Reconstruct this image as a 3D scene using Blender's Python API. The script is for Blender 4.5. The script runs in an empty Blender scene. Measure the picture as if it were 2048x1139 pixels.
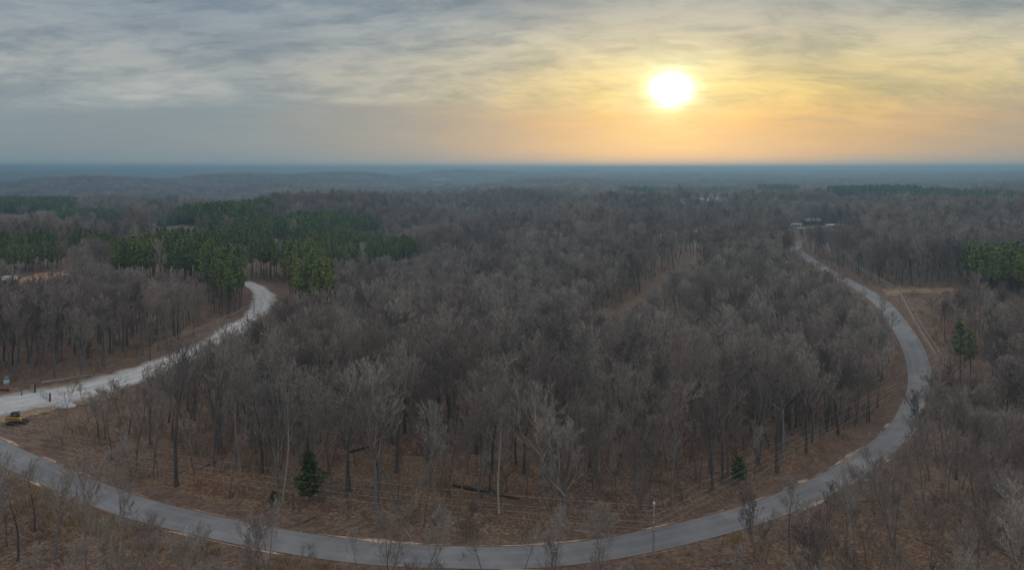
import bpy, math, random
import numpy as np
from mathutils import Vector
C = bpy.context.scene
COL = C.collection
R = math.radians
rng = np.random.default_rng(7)
random.seed(7)

# ------------------------------------------------------------------ camera
CAMZ = 45.0
F = 1450.0            # focal length in photo pixels (photo is 2048 wide)
HOR = 336.0           # eye level row in the photo
cam = bpy.data.cameras.new('camera')
cam_o = bpy.data.objects.new('camera', cam); COL.objects.link(cam_o)
cam.sensor_width = 36; cam.lens = 36*F/2048
cam.shift_y = -(569.5-HOR)/2048
cam.clip_start = 0.5; cam.clip_end = 60000
cam_o.location = (0, 0, CAMZ); cam_o.rotation_euler = (R(90), 0, 0)
C.camera = cam_o

# ------------------------------------------------------------------ sun and sky
SUN_AZ = math.atan((1343-1024)/F); SUN_EL = math.atan((HOR-180)/F*math.cos(SUN_AZ))
SD = Vector((math.sin(SUN_AZ)*math.cos(SUN_EL), math.cos(SUN_AZ)*math.cos(SUN_EL), math.sin(SUN_EL)))
sun = bpy.data.lights.new('sun', 'SUN'); sun.energy = 1.8; sun.angle = R(7); sun.color = (1, .84, .64)
sun_o = bpy.data.objects.new('sun', sun); COL.objects.link(sun_o)
sun_o.rotation_euler = (-SD).to_track_quat('-Z', 'Y').to_euler()
C.view_settings.view_transform = 'Standard'; C.view_settings.look = 'None'
C.view_settings.gamma = 1; C.view_settings.use_curve_mapping = False
C.view_settings.exposure = 0.0

def s2l(c):
    return tuple((v/255/12.92 if v/255 <= .04045 else ((v/255+.055)/1.055)**2.4) for v in c)

class NT:
    """small helper for node trees"""
    def __init__(s, tree): s.t = tree; s.n = tree.nodes; s.l = tree.links
    def node(s, typ, **kw):
        nd = s.n.new(typ)
        for k, v in kw.items(): setattr(nd, k, v)
        return nd
    def put(s, sock, v):
        if isinstance(v, bpy.types.NodeSocket): s.l.new(v, sock)
        elif v is not None: sock.default_value = v
    def math(s, op, a, b=None, c=None, clamp=False):
        nd = s.node('ShaderNodeMath', operation=op, use_clamp=clamp)
        for i, v in enumerate((a, b, c)):
            if v is not None: s.put(nd.inputs[i], v)
        return nd.outputs[0]
    def vmath(s, op, a, b=None):
        nd = s.node('ShaderNodeVectorMath', operation=op)
        s.put(nd.inputs[0], a)
        if b is not None: s.put(nd.inputs[1], b)
        return nd.outputs['Value'] if op in ('LENGTH', 'DOT_PRODUCT') else nd.outputs[0]
    def mix(s, f, a, b, mode='MIX'):
        nd = s.node('ShaderNodeMix', data_type='RGBA', blend_type=mode)
        s.put(nd.inputs[0], f)
        for i, v in ((6, a), (7, b)):
            if isinstance(v, tuple) and len(v) == 3: v = (*v, 1)
            s.put(nd.inputs[i], v)
        return nd.outputs[2]
    def ramp(s, f, stops, interp='LINEAR'):
        nd = s.node('ShaderNodeValToRGB'); nd.color_ramp.interpolation = interp
        e = nd.color_ramp.elements
        while len(e) < len(stops): e.new(.5)
        for k, (p, c) in enumerate(stops):
            e[k].position = p
            e[k].color = (c, c, c, 1) if isinstance(c, (int, float)) else (*c, 1)
        s.put(nd.inputs[0], f)
        return nd.outputs[0]
    def noise(s, vec, scale, detail=4, rough=.5, dist=0.0, out=0):
        nd = s.node('ShaderNodeTexNoise')
        if vec is not None: s.put(nd.inputs['Vector'], vec)
        nd.inputs['Scale'].default_value = scale; nd.inputs['Detail'].default_value = detail
        nd.inputs['Roughness'].default_value = rough; nd.inputs['Distortion'].default_value = dist
        return nd.outputs[out]
    def mapping(s, vec, loc=(0, 0, 0), rot=(0, 0, 0), scl=(1, 1, 1), typ='POINT'):
        nd = s.node('ShaderNodeMapping', vector_type=typ); s.put(nd.inputs[0], vec)
        nd.inputs[1].default_value = loc; nd.inputs[2].default_value = rot; nd.inputs[3].default_value = scl
        return nd.outputs[0]

def build_world():
    w = bpy.data.worlds.new('World'); C.world = w; w.use_nodes = True
    N = NT(w.node_tree); N.n.clear()
    tc = N.node('ShaderNodeTexCoord'); D = tc.outputs['Generated']
    sep = N.node('ShaderNodeSeparateXYZ'); N.put(sep.inputs[0], D); z = sep.outputs[2]
    # thin cloud deck colour by height, away from the sun
    zz = N.math('MULTIPLY', z, 1/.5)
    base = N.ramp(zz, [(0, s2l((158, 176, 182))), (.03, s2l((146, 166, 174))), (.09, s2l((150, 164, 171))), (.17, s2l((172, 177, 178))), (.25, s2l((172, 175, 175))),
                       (.36, s2l((152, 162, 170))), (.5, s2l((132, 148, 161))), (1.0, s2l((206, 216, 226)))])
    # clouds: a plane overhead seen in perspective
    zc = N.math('ADD', N.math('MAXIMUM', z, 0.0), .2)
    cb = N.node('ShaderNodeCombineXYZ')
    N.put(cb.inputs[0], N.math('DIVIDE', sep.outputs[0], zc)); N.put(cb.inputs[1], N.math('DIVIDE', sep.outputs[1], zc))
    P = cb.outputs[0]
    warp = N.noise(N.mapping(P, scl=(.5, .5, 1)), 1.0, 3, .5, out=1)
    Pw = N.vmath('ADD', P, N.vmath('MULTIPLY', N.vmath('SUBTRACT', warp, (.5, .5, .5)), (.7, .7, 0)))
    n1 = N.noise(N.mapping(Pw, loc=(3, 1, 0), rot=(0, 0, R(-52)), scl=(.5, .8, 1)), 3.3, 10, .62, .3)
    n2 = N.noise(N.mapping(Pw, loc=(9, 4, 0), rot=(0, 0, R(20)), scl=(.7, 1.0, 1)), 8.0, 9, .66, .2)
    n3 = N.noise(N.mapping(Pw, loc=(1, 7, 0), rot=(0, 0, R(60)), scl=(.35, .6, 1)), 2.1, 7, .55, .3)
    # anisotropic distance from the sun: the glow is spread along the cloud layer
    V = N.vmath('SUBTRACT', D, tuple(SD))
    Vr = N.mapping(V, rot=(0, 0, SUN_AZ))
    sv = N.node('ShaderNodeSeparateXYZ'); N.put(sv.inputs[0], Vr)
    vx = N.math('ADD', N.math('MULTIPLY', N.math('MAXIMUM', sv.outputs[0], 0), .30), N.math('MULTIPLY', N.math('MINIMUM', sv.outputs[0], 0), .66))
    vcm = N.node('ShaderNodeCombineXYZ'); N.put(vcm.inputs[0], vx); N.put(vcm.inputs[1], sv.outputs[1]); N.put(vcm.inputs[2], N.math('MULTIPLY', sv.outputs[2], 1.25))
    vs = vcm.outputs[0]
    far = N.vmath('LENGTH', vs)
    iso = N.vmath('LENGTH', V)
    farw = N.math('ADD', far, N.math('MULTIPLY', N.math('SUBTRACT', n1, .5), .12))
    warmth = N.ramp(farw, [(.0, 1.0), (.06, .82), (.11, .60), (.18, .33), (.27, .14), (.41, 0)], 'EASE')
    warmc = N.ramp(N.math('MULTIPLY', z, 1/.25), [(0, s2l((206, 184, 140))), (.12, s2l((208, 166, 100))), (.25, s2l((226, 168, 72))), (.38, s2l((234, 200, 108))), (.58, s2l((236, 214, 150))), (.8, s2l((200, 190, 158))), (1, s2l((178, 174, 158)))])
    low = N.ramp(N.math('MULTIPLY', z, 1/.25), [(0, .7), (.08, .75), (.3, .95), (.5, 1), (.78, .66), (1, .42)])
    col = N.mix(N.math('MULTIPLY', warmth, low), base, warmc)
    # darker wisps
    dk = N.ramp(n1, [(.38, 0), (.62, 1)], 'EASE')
    dk2 = N.ramp(n2, [(.42, 0), (.66, 1)], 'EASE')
    fade = N.ramp(N.math('MULTIPLY', z, 1/.25), [(0, 0), (.08, .25), (.35, .8), (1, 1)])
    dd = N.math('MULTIPLY', N.math('ADD', N.math('MULTIPLY', dk, .58), N.math('MULTIPLY', dk2, .36)), fade)
    col = N.mix(dd, col, N.mix(1.0, col, (.42, .52, .64), 'MULTIPLY'))
    lt = N.math('MULTIPLY', N.ramp(n3, [(.45, 0), (.7, 1)], 'EASE'), fade)
    col = N.mix(N.math('MULTIPLY', lt, .6), col, N.mix(1.0, col, (1.42, 1.36, 1.26), 'MULTIPLY'))
    # low grey stratum, its top edge lower under the sun
    bn = N.noise(N.mapping(D, scl=(1.6, 1.6, 12)), 1.6, 8, .6, .6)
    rightness = N.ramp(N.math('ADD', N.math('MULTIPLY', sep.outputs[0], .9), .5), [(.30, 0), (.72, 1)], 'EASE')
    zE = N.math('ADD', N.math('SUBTRACT', .088, N.math('MULTIPLY', rightness, .026)), N.math('MULTIPLY', N.math('SUBTRACT', bn, .5), .14))
    st = N.ramp(N.math('ADD', N.math('MULTIPLY', N.math('SUBTRACT', zE, z), 14), .5), [(.25, 0), (.75, 1)], 'EASE')
    lowfade = N.ramp(N.math('MULTIPLY', z, 1/.05), [(0, .1), (.4, .8), (1, 1)])
    stc = N.mix(warmth, s2l((126, 143, 154)), s2l((212, 158, 82)))
    col = N.mix(N.math('MULTIPLY', N.math('MULTIPLY', st, .78), lowfade), col, stc)
    # sun seen through the cloud: core and aureole
    gl = N.math('ADD', N.vmath('LENGTH', N.vmath('MULTIPLY', Vr, (.82, 1, 1.05))), N.math('MULTIPLY', N.math('SUBTRACT', n2, .5), .05))
    glow = N.ramp(gl, [(.0, .5), (.026, .27), (.05, .11), (.085, .035), (.16, 0)], 'B_SPLINE')
    col = N.mix(1.0, col, N.mix(1.0, (.5, .92, .72), glow, 'MULTIPLY'), 'ADD')
    core = N.ramp(N.math('ADD', N.vmath('LENGTH', N.vmath('MULTIPLY', Vr, (.86, 1, 1.08))), N.math('MULTIPLY', N.math('SUBTRACT', n2, .5), .014)), [(.0, 1), (.018, 1), (.024, .3), (.031, .06), (.042, 0)], 'EASE')
    col = N.mix(1.0, col, N.mix(1.0, (3.0, 2.6, 1.7), core, 'MULTIPLY'), 'ADD')
    sky = N.node('ShaderNodeTexSky', sky_type='NISHITA')
    sky.sun_disc = False; sky.sun_elevation = SUN_EL; sky.sun_rotation = SUN_AZ
    skys = N.mix(1.0, sky.outputs[0], (.1, .1, .1), 'MULTIPLY')
    over = N.ramp(z, [(.25, 0), (.6, 1)], 'EASE')   # sky above the view brightened, added as fill light for the ground
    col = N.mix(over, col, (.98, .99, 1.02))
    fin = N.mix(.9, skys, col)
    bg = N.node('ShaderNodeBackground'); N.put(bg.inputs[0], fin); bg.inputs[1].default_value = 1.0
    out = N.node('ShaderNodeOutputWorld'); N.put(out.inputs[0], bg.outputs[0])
build_world()
C.cycles.use_denoising = True
C.cycles.denoising_prefilter = 'ACCURATE'
C.cycles.max_bounces = 5; C.cycles.diffuse_bounces = 3; C.cycles.volume_bounces = 0
C.cycles.sample_clamp_indirect = 3; C.cycles.sample_clamp_direct = 5

# ------------------------------------------------------------------ tagging
def tag(o, label=None, cat=None, group=None, kind=None):
    if label: o['label'] = label
    if cat: o['category'] = cat
    if group: o['group'] = group
    if kind: o['kind'] = kind
    return o
def empty(name, loc, rz=0.0):
    o = bpy.data.objects.new(name, None); COL.objects.link(o); o.empty_display_size = .5
    o.location = loc; o.rotation_euler = (0, 0, rz); return o
def link(name, me, parent=None, loc=None):
    o = bpy.data.objects.new(name, me); COL.objects.link(o)
    if parent: o.parent = parent
    if loc is not None: o.location = loc
    return o

# ------------------------------------------------------------------ mesh helpers
def mesh_np(name, V, faces, mat, smooth=False, mats=None):
    """V (n,3); faces: list of int arrays (k,3) or (k,4)"""
    me = bpy.data.meshes.new(name)
    V = np.asarray(V, dtype=np.float32)
    faces = [np.asarray(f, dtype=np.int32) for f in faces if len(f)]
    tot = np.concatenate([np.full(len(f), f.shape[1], dtype=np.int32) for f in faces])
    idx = np.concatenate([f.ravel() for f in faces])
    me.vertices.add(len(V)); me.vertices.foreach_set('co', V.ravel())
    me.loops.add(len(idx)); me.loops.foreach_set('vertex_index', idx)
    me.polygons.add(len(tot))
    st = np.concatenate([[0], np.cumsum(tot)[:-1]]).astype(np.int32)
    me.polygons.foreach_set('loop_start', st); me.polygons.foreach_set('loop_total', tot)
    for m in (mat if isinstance(mat, (list, tuple)) else [mat]): me.materials.append(m)
    if mats is not None: me.polygons.foreach_set('material_index', np.asarray(mats, dtype=np.int32))
    if smooth: me.polygons.foreach_set('use_smooth', np.ones(len(tot), dtype=bool))
    me.update(calc_edges=True); me.validate()
    return me

class MB:
    """collects geometry for one mesh"""
    def __init__(s): s.V = []; s.F = {3: [], 4: []}; s.n = 0
    def add(s, V, *faces):
        V = np.asarray(V, float).reshape(-1, 3)
        for f in faces:
            f = np.asarray(f, int)
            if len(f): s.F[f.shape[1]].append(f+s.n)
        s.V.append(V); s.n += len(V)
    def box(s, c, size, rz=0.0):
        x, y, z = [v/2 for v in size]
        v = np.array([(-x,-y,-z),(x,-y,-z),(x,y,-z),(-x,y,-z),(-x,-y,z),(x,-y,z),(x,y,z),(-x,y,z)])
        ca, sa = math.cos(rz), math.sin(rz)
        v = np.stack([v[:,0]*ca-v[:,1]*sa, v[:,0]*sa+v[:,1]*ca, v[:,2]], 1)+np.array(c)
        s.add(v, [(0,3,2,1),(4,5,6,7),(0,1,5,4),(1,2,6,5),(2,3,7,6),(3,0,4,7)])
    def prism(s, poly, axis_from, axis_to):
        """extrude polygon (list of (a,b)) given in x,z along y from..to"""
        n = len(poly)
        v = [(a, axis_from, b) for a, b in poly]+[(a, axis_to, b) for a, b in poly]
        s.add(v, [(i, (i+1) % n, n+(i+1) % n, n+i) for i in range(n)])
        ca = len(s.V)
        c0 = np.mean(poly, axis=0)
        vv = [(a, axis_from, b) for a, b in poly]+[(c0[0], axis_from, c0[1])]
        s.add(vv, [((i+1) % n, i, n) for i in range(n)])
        vv = [(a, axis_to, b) for a, b in poly]+[(c0[0], axis_to, c0[1])]
        s.add(vv, [(i, (i+1) % n, n) for i in range(n)])
    def tube(s, pts, rad, n=8, cap=True):
        pts = np.asarray(pts, float); m = len(pts)
        rad = np.broadcast_to(np.asarray(rad, float), (m,))
        t = np.gradient(pts, axis=0); t /= np.linalg.norm(t, axis=1)[:, None]+1e-9
        ref = np.array([0, 0, 1.0]) if abs(t[0][2]) < .9 else np.array([1.0, 0, 0])
        a = np.cross(t, ref); a /= np.linalg.norm(a, axis=1)[:, None]+1e-9
        b = np.cross(t, a)
        ang = np.arange(n)*2*math.pi/n
        ring = pts[:, None]+rad[:, None, None]*(np.cos(ang)[None, :, None]*a[:, None]+np.sin(ang)[None, :, None]*b[:, None])
        V = ring.reshape(-1, 3)
        i = np.arange(m-1)[:, None]*n; j = np.arange(n)[None]; k = (j+1) % n
        f = np.stack([i+j, i+k, i+n+k, i+n+j], -1).reshape(-1, 4)
        s.add(V, f)
        if cap:
            for e, (o, sg) in enumerate(((0, 1), ((m-1)*n, -1))):
                vv = np.vstack([V[o:o+n], pts[0 if e == 0 else -1]])
                s.add(vv, [((q, (q+1) % n, n) if sg < 0 else ((q+1) % n, q, n)) for q in range(n)])
    def prisms(s, P0, P1, R0, R1, n=3):
        if not len(P0): return
        P0 = np.asarray(P0, float); P1 = np.asarray(P1, float); R0 = np.asarray(R0, float); R1 = np.asarray(R1, float)
        d = P1-P0; d /= np.linalg.norm(d, axis=1)[:, None]+1e-9
        ref = np.where(np.abs(d[:, 2:3]) < .9, np.array([[0, 0, 1.0]]), np.array([[1.0, 0, 0]]))
        a = np.cross(d, ref); a /= np.linalg.norm(a, axis=1)[:, None]; b = np.cross(d, a)
        ang = np.arange(n)*2*math.pi/n
        u = np.cos(ang)[None, :, None]*a[:, None]+np.sin(ang)[None, :, None]*b[:, None]
        V = np.stack([P0[:, None]+u*R0[:, None, None], P1[:, None]+u*R1[:, None, None]], 1).reshape(-1, 3)
        i = np.arange(len(P0))[:, None]*2*n; j = np.arange(n)[None]; k = (j+1) % n
        s.add(V, np.stack([i+j, i+k, i+n+k, i+n+j], -1).reshape(-1, 4))
    def blades(s, P0, P1, R0, R1, side=None):
        if not len(P0): return
        P0 = np.asarray(P0, float); P1 = np.asarray(P1, float); R0 = np.asarray(R0, float)[:, None]; R1 = np.asarray(R1, float)[:, None]
        d = P1-P0
        r = rng.normal(size=d.shape) if side is None else side
        a = np.cross(d, r); a /= np.linalg.norm(a, axis=1)[:, None]+1e-9
        V = np.stack([P0-a*R0, P0+a*R0, P1+a*R1, P1-a*R1], 1).reshape(-1, 3)
        i = np.arange(len(P0))[:, None]*4
        s.add(V, i+np.arange(4)[None])
    def mesh(s, name, mat, smooth=False):
        return mesh_np(name, np.vstack(s.V), [np.vstack(s.F[k]) for k in (3, 4) if s.F[k]], mat, smooth)
    def build(s, name, mat, parent=None, smooth=False, loc=None):
        return link(name, s.mesh(name, mat, smooth), parent, loc)

# ------------------------------------------------------------------ terrain height
_perm = np.random.default_rng(11).random((256, 256))
def vnoise(x, y):
    xi = np.floor(x).astype(int); yi = np.floor(y).astype(int); fx = x-xi; fy = y-yi
    fx = fx*fx*fx*(fx*(fx*6-15)+10); fy = fy*fy*fy*(fy*(fy*6-15)+10)
    g = lambda a, b: _perm[a & 255, b & 255]
    return (g(xi, yi)*(1-fx)+g(xi+1, yi)*fx)*(1-fy)+(g(xi, yi+1)*(1-fx)+g(xi+1, yi+1)*fx)*fy
def fbm(x, y, o=4):
    s = 0; a = .5; t = 0
    for k in range(o):
        s = s+a*(vnoise(x*2**k+17.3*k, y*2**k-9.1*k)*2-1); t += a; a *= .5
    return s/t
def sm(d, a, b):
    t = np.clip((d-a)/(b-a), 0, 1); return t*t*(3-2*t)
def segdist(x, y, P):
    """distance to polyline P, and parameter"""
    best = np.full(np.shape(x), 1e9); bt = np.zeros(np.shape(x)); acc = 0
    for (ax, ay), (bx, by) in zip(P[:-1], P[1:]):
        dx, dy = bx-ax, by-ay; L2 = dx*dx+dy*dy+1e-9
        t = np.clip(((x-ax)*dx+(y-ay)*dy)/L2, 0, 1)
        d = np.hypot(x-ax-t*dx, y-ay-t*dy)
        m = d < best; best = np.where(m, d, best); bt = np.where(m, acc+t*math.sqrt(L2), bt); acc += math.sqrt(L2)
    return best, bt
VALLEY = [(70, 190), (25, 235), (-20, 300), (-70, 380), (-70, 480), (10, 640), (120, 820)]
RAVINE = [(-150, 200), (-120, 225), (-90, 240)]
HILLS = [(1750, 1150, 375, 150, 90), (1980, 1050, 388, 170, 80), (1370, 1150, 370, 160, 80), (1555, 1250, 370, 80, 70), (1230, 2000, 362, 260, 120), (1600, 2300, 359, 320, 140), (1900, 1900, 364, 260, 120), (1120, 2900, 353, 300, 180), (1480, 3100, 352, 360, 160), (1780, 2900, 355, 300, 160), (60, 850, 393, 120, 70), (170, 2100, 351, 420, 240), (480, 2500, 346, 420, 260), (690, 2800, 342.5, 420, 280), (920, 4000, 339, 500, 350),
         (300, 1650, 374, 170, 260), (560, 1900, 363, 190, 300), (420, 1480, 392, 140, 160), (60, 1500, 378, 170, 260), (740, 1700, 374, 220, 200), (860, 1300, 386, 160, 130), (1000, 1650, 368, 200, 140),
         (1900, 3600, 350, 900, 300), (1350, 3400, 346, 700, 250), (60, 4600, 343, 800, 300), (1650, 5200, 341, 1500, 400),
         (300, 6200, 338.5, 900, 500), (1150, 6800, 336.5, 1100, 500), (760, 8500, 334.2, 1500, 600), (1250, 9000, 335.2, 1400, 600), (1850, 8500, 338, 1500, 600), (120, 9000, 336, 1300, 600), (1560, 7600, 336.5, 700, 400), (480, 7000, 336.8, 600, 400)]
TR1 = np.array([((px-1024)*CAMZ/(py-HOR), F*CAMZ/(py-HOR)) for px, py in [(1075, 463), (1105, 467), (1140, 473), (1220, 475), (1300, 475), (1380, 466), (1440, 456), (1500, 451), (1580, 452)]])
BUMPS = [(660, 400, 7, 45, 80), (1000, 640, 6, 150, 60), (760, 800, 4, 120, 70), (1270, 470, 7, 50, 60), (1500, 800, 3, 150, 70), (600, 600, 8, 90, 70), (200, 480, 5, 80, 60), (880, 420, 5, 40, 40), (1850, 560, 6, 90, 60), (1330, 640, 7, 70, 60)]
def height(x, y):
    x = np.asarray(x, float); y = np.asarray(y, float); d = np.hypot(x, y)
    h = fbm(x/230+3.1, y/230+1.7, 3)*(1.6*sm(d, 50, 180)+5.5*sm(d, 220, 700))
    h = h+fbm(x/700+8.2, y/700+2.2, 3)*(17*sm(d, 400, 950))
    h = h+(.5-np.abs(fbm(x/420+1.2, y/300+4.7, 3))*2.2)*(12*sm(d, 330, 650))
    h = h+fbm(x/1900+5.2, y/1900+6.2, 4)*(20*sm(d, 1300, 2600))
    az = x/np.maximum(np.abs(y), 1)
    deep = 3+42*(1-sm(az, -.16, .1))
    h = h-deep*sm(d, 850, 1600)*(1-sm(d, 4200, 8000))
    v, t = segdist(x, y, VALLEY)
    h = h-15*np.exp(-(v/55)**2)
    v, t = segdist(x, y, RAVINE)
    h = h-4*np.exp(-(v/26)**2)
    for px, dd, am, sx, sy in BUMPS:
        h = h+am*np.exp(-((x-(px-1024)/F*dd)/sx)**2-((y-dd)/sy)**2)
    tdist, _ = segdist(x, y, TR1); h = h*(1-.92*np.exp(-(tdist/55)**2))
    for px, dd, yt, sx, sy in HILLS:
        hx = (px-1024)/F*dd
        top = CAMZ-(yt-HOR)/F*dd-13
        g = np.exp(-((x-hx)/sx)**2-((y-dd)/sy)**2); h = h*(1-g)+top*g
    return h
H0 = lambda x, y: float(height(np.array([x]), np.array([y]))[0])
_ts = np.concatenate([np.arange(50, 400, .25), np.geomspace(400, 18000, 3000)])
def at(px, py):
    """where a line of sight of the photo first meets the terrain"""
    x = (px-1024)/F*_ts; z = CAMZ+(HOR-py)/F*_ts
    i = int(np.argmax(height(x, _ts) > z))
    if i == 0: i = len(_ts)-1
    return np.array([x[i], _ts[i]])
def world_poly(pp): return np.array([at(*p) for p in pp])
def smooth_line(P, step):
    """Catmull-Rom through points, resampled"""
    P = np.asarray(P, float); Q = np.vstack([2*P[0]-P[1], P, 2*P[-1]-P[-2]]); out = []
    for i in range(1, len(Q)-2):
        n = max(2, int(np.linalg.norm(Q[i+1]-Q[i])/step))
        for k in range(n):
            t = k/n
            out.append(.5*((2*Q[i])+(Q[i+1]-Q[i-1])*t+(2*Q[i-1]-5*Q[i]+4*Q[i+1]-Q[i+2])*t*t+(3*Q[i]-Q[i-1]-3*Q[i+1]+Q[i+2])*t**3))
    out.append(Q[-2]); return np.array(out)
def inside(x, y, poly):
    r = np.zeros(np.shape(x), bool); n = len(poly)
    for i in range(n):
        ax, ay = poly[i]; bx, by = poly[(i+1) % n]
        c = ((ay > y) != (by > y)) & (x < (bx-ax)*(y-ay)/(by-ay+1e-12)+ax)
        r ^= c
    return r

# ------------------------------------------------------------------ materials
def mat(name, build, rough=.9, spec=.2):
    m = bpy.data.materials.new(name); m.use_nodes = True
    N = NT(m.node_tree); b = N.n['Principled BSDF']
    b.inputs['Roughness'].default_value = rough; b.inputs['Specular IOR Level'].default_value = spec
    build(N, b); return m
def geo(N): return N.node('ShaderNodeNewGeometry').outputs['Position']
def obj(N): return N.node('ShaderNodeTexCoord').outputs['Object']
def bump(N, b, h, strength, dist):
    bp = N.node('ShaderNodeBump'); bp.inputs['Strength'].default_value = strength; bp.inputs['Distance'].default_value = dist
    N.put(bp.inputs['Height'], h); N.put(b.inputs['Normal'], bp.outputs[0])
def plain(name, col, rough=.7, spec=.3, var=.25, scale=4, metal=0):
    def f(N, b):
        n = N.noise(obj(N), scale, 5, .6)
        c = N.mix(N.ramp(n, [(.3, 0), (.7, 1)]), tuple(v*(1-var) for v in col), tuple(min(1, v*(1+var)) for v in col))
        N.put(b.inputs['Base Color'], c); b.inputs['Metallic'].default_value = metal
    return mat(name, f, rough, spec)

def f_ground(N, b):
    P = geo(N)
    fine = N.noise(P, 2.2, 6, .8)
    vor = N.node('ShaderNodeTexVoronoi'); N.put(vor.inputs['Vector'], P); vor.inputs['Scale'].default_value = 2.2
    big = N.noise(P, .035, 4, .6); mid = N.noise(P, .22, 4, .62)
    c = N.ramp(fine, [(.30, (.028, .017, .013)), (.45, (.105, .066, .045)), (.56, (.20, .138, .096)), (.70, (.42, .325, .24))])
    c = N.mix(N.math('MULTIPLY', N.math('POWER', N.math('SUBTRACT', 1, vor.outputs[0]), 3), .3), c, (.25, .18, .145))
    c = N.mix(N.ramp(mid, [(.4, 0), (.62, .6)]), c, N.mix(1.0, c, (.58, .5, .48), 'MULTIPLY'))
    c = N.mix(N.ramp(big, [(.47, 0), (.66, .55)]), c, N.mix(1.0, c, (1.35, 1.15, .85), 'MULTIPLY'))
    # far woods floor blends to the grey brown of bare canopy
    dist = N.vmath('LENGTH', P)
    fc = N.ramp(N.noise(P, .012, 6, .65), [(.3, (.055, .052, .05)), (.7, (.12, .108, .1))])
    c = N.mix(N.ramp(N.math('MULTIPLY', dist, 1/4000), [(.05, 0), (.3, 1)]), c, fc)
    N.put(b.inputs['Base Color'], c); bump(N, b, fine, .8, .25)
M_ground = mat('leaf_litter', f_ground)

def f_road(N, b):
    P = geo(N)
    g = N.noise(P, 9, 3, .7); s = N.noise(N.mapping(P, scl=(1, 1, 1)), .35, 5, .6); s2 = N.noise(P, .06, 3, .5)
    c = N.ramp(g, [(.3, (.115, .118, .124)), (.7, (.175, .178, .185))])
    c = N.mix(N.ramp(s, [(.40, 0), (.66, .65)]), c, (.235, .232, .228))
    c = N.mix(N.ramp(s2, [(.43, 0), (.6, .6)]), c, (.10, .103, .11))
    uv = N.node('ShaderNodeUVMap').outputs[0]
    su = N.node('ShaderNodeSeparateXYZ'); N.put(su.inputs[0], uv)
    # two worn wheel tracks and dusty rims
    tr = N.math('ABSOLUTE', N.math('SUBTRACT', N.math('ABSOLUTE', N.math('SUBTRACT', su.outputs[0], .5)), .22))
    c = N.mix(N.ramp(tr, [(0, .3), (.1, 0)]), c, (.22, .222, .228))
    ed = N.math('ADD', N.math('ABSOLUTE', N.math('SUBTRACT', su.outputs[0], .5)), N.math('MULTIPLY', N.math('SUBTRACT', s, .5), .12))
    c = N.mix(N.ramp(ed, [(.43, 0), (.5, .75)]), c, (.20, .165, .13))
    N.put(b.inputs['Base Color'], c); bump(N, b, g, .3, .02)
M_road = mat('asphalt', f_road, .75, .35)

def f_gravel(N, b):
    P = geo(N)
    g = N.noise(P, 5, 5, .75); s = N.noise(P, .45, 5, .65)
    uv = N.node('ShaderNodeUVMap').outputs[0]
    lane = N.noise(N.mapping(uv, scl=(9, .06, 1)), 1.0, 4, .6, .4)
    c = N.ramp(g, [(.25, (.20, .195, .195)), (.5, (.35, .345, .345)), (.75, (.52, .51, .505))])
    c = N.mix(N.ramp(lane, [(.42, 0), (.62, .6)]), c, (.58, .575, .57))
    c = N.mix(N.ramp(s, [(.5, 0), (.72, .55)]), c, (.26, .225, .20))
    su = N.node('ShaderNodeSeparateXYZ'); N.put(su.inputs[0], uv)
    ed = N.math('ADD', N.math('ABSOLUTE', N.math('SUBTRACT', su.outputs[0], .5)), N.math('MULTIPLY', N.math('SUBTRACT', s, .5), .3))
    c = N.mix(N.ramp(ed, [(.30, 0), (.46, .85)]), c, (.18, .14, .11))
    N.put(b.inputs['Base Color'], c); bump(N, b, g, .7, .08)
M_gravel = mat('white_gravel', f_gravel, .95, .2)

def earth(name, lo, mi, hi, sc=1.6):
    def f(N, b):
        P = geo(N); g = N.noise(P, sc, 6, .72); s = N.noise(P, sc*.14, 4, .6)
        c = N.ramp(g, [(.28, lo), (.5, mi), (.74, hi)])
        c = N.mix(N.ramp(s, [(.42, 0), (.64, .6)]), c, N.mix(1.0, c, (.55, .5, .48), 'MULTIPLY'))
        N.put(b.inputs['Base Color'], c); bump(N, b, g, .8, .15)
    return mat(name, f)
M_shoulder = earth('pale_clay', (.16, .11, .08), (.38, .28, .215), (.6, .49, .40), 1.2)
M_tan = earth('dry_grass_ground', (.12, .085, .05), (.24, .17, .105), (.40, .31, .20))
M_path = earth('overgrown_path', (.07, .052, .036), (.15, .11, .078), (.26, .20, .145))
M_bank = earth('brown_bank', (.055, .036, .027), (.13, .085, .062), (.23, .16, .115))
M_orange = earth('orange_soil', (.17, .095, .055), (.32, .185, .115), (.48, .31, .21), .8)
M_mist = earth('mist_tinted_field', (.10, .11, .11), (.22, .235, .235), (.34, .355, .35), .03)  # pale ground colour that stands in for mist
M_palefield = earth('pale_field', (.17, .17, .165), (.26, .26, .25), (.36, .36, .345), .05)

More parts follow.
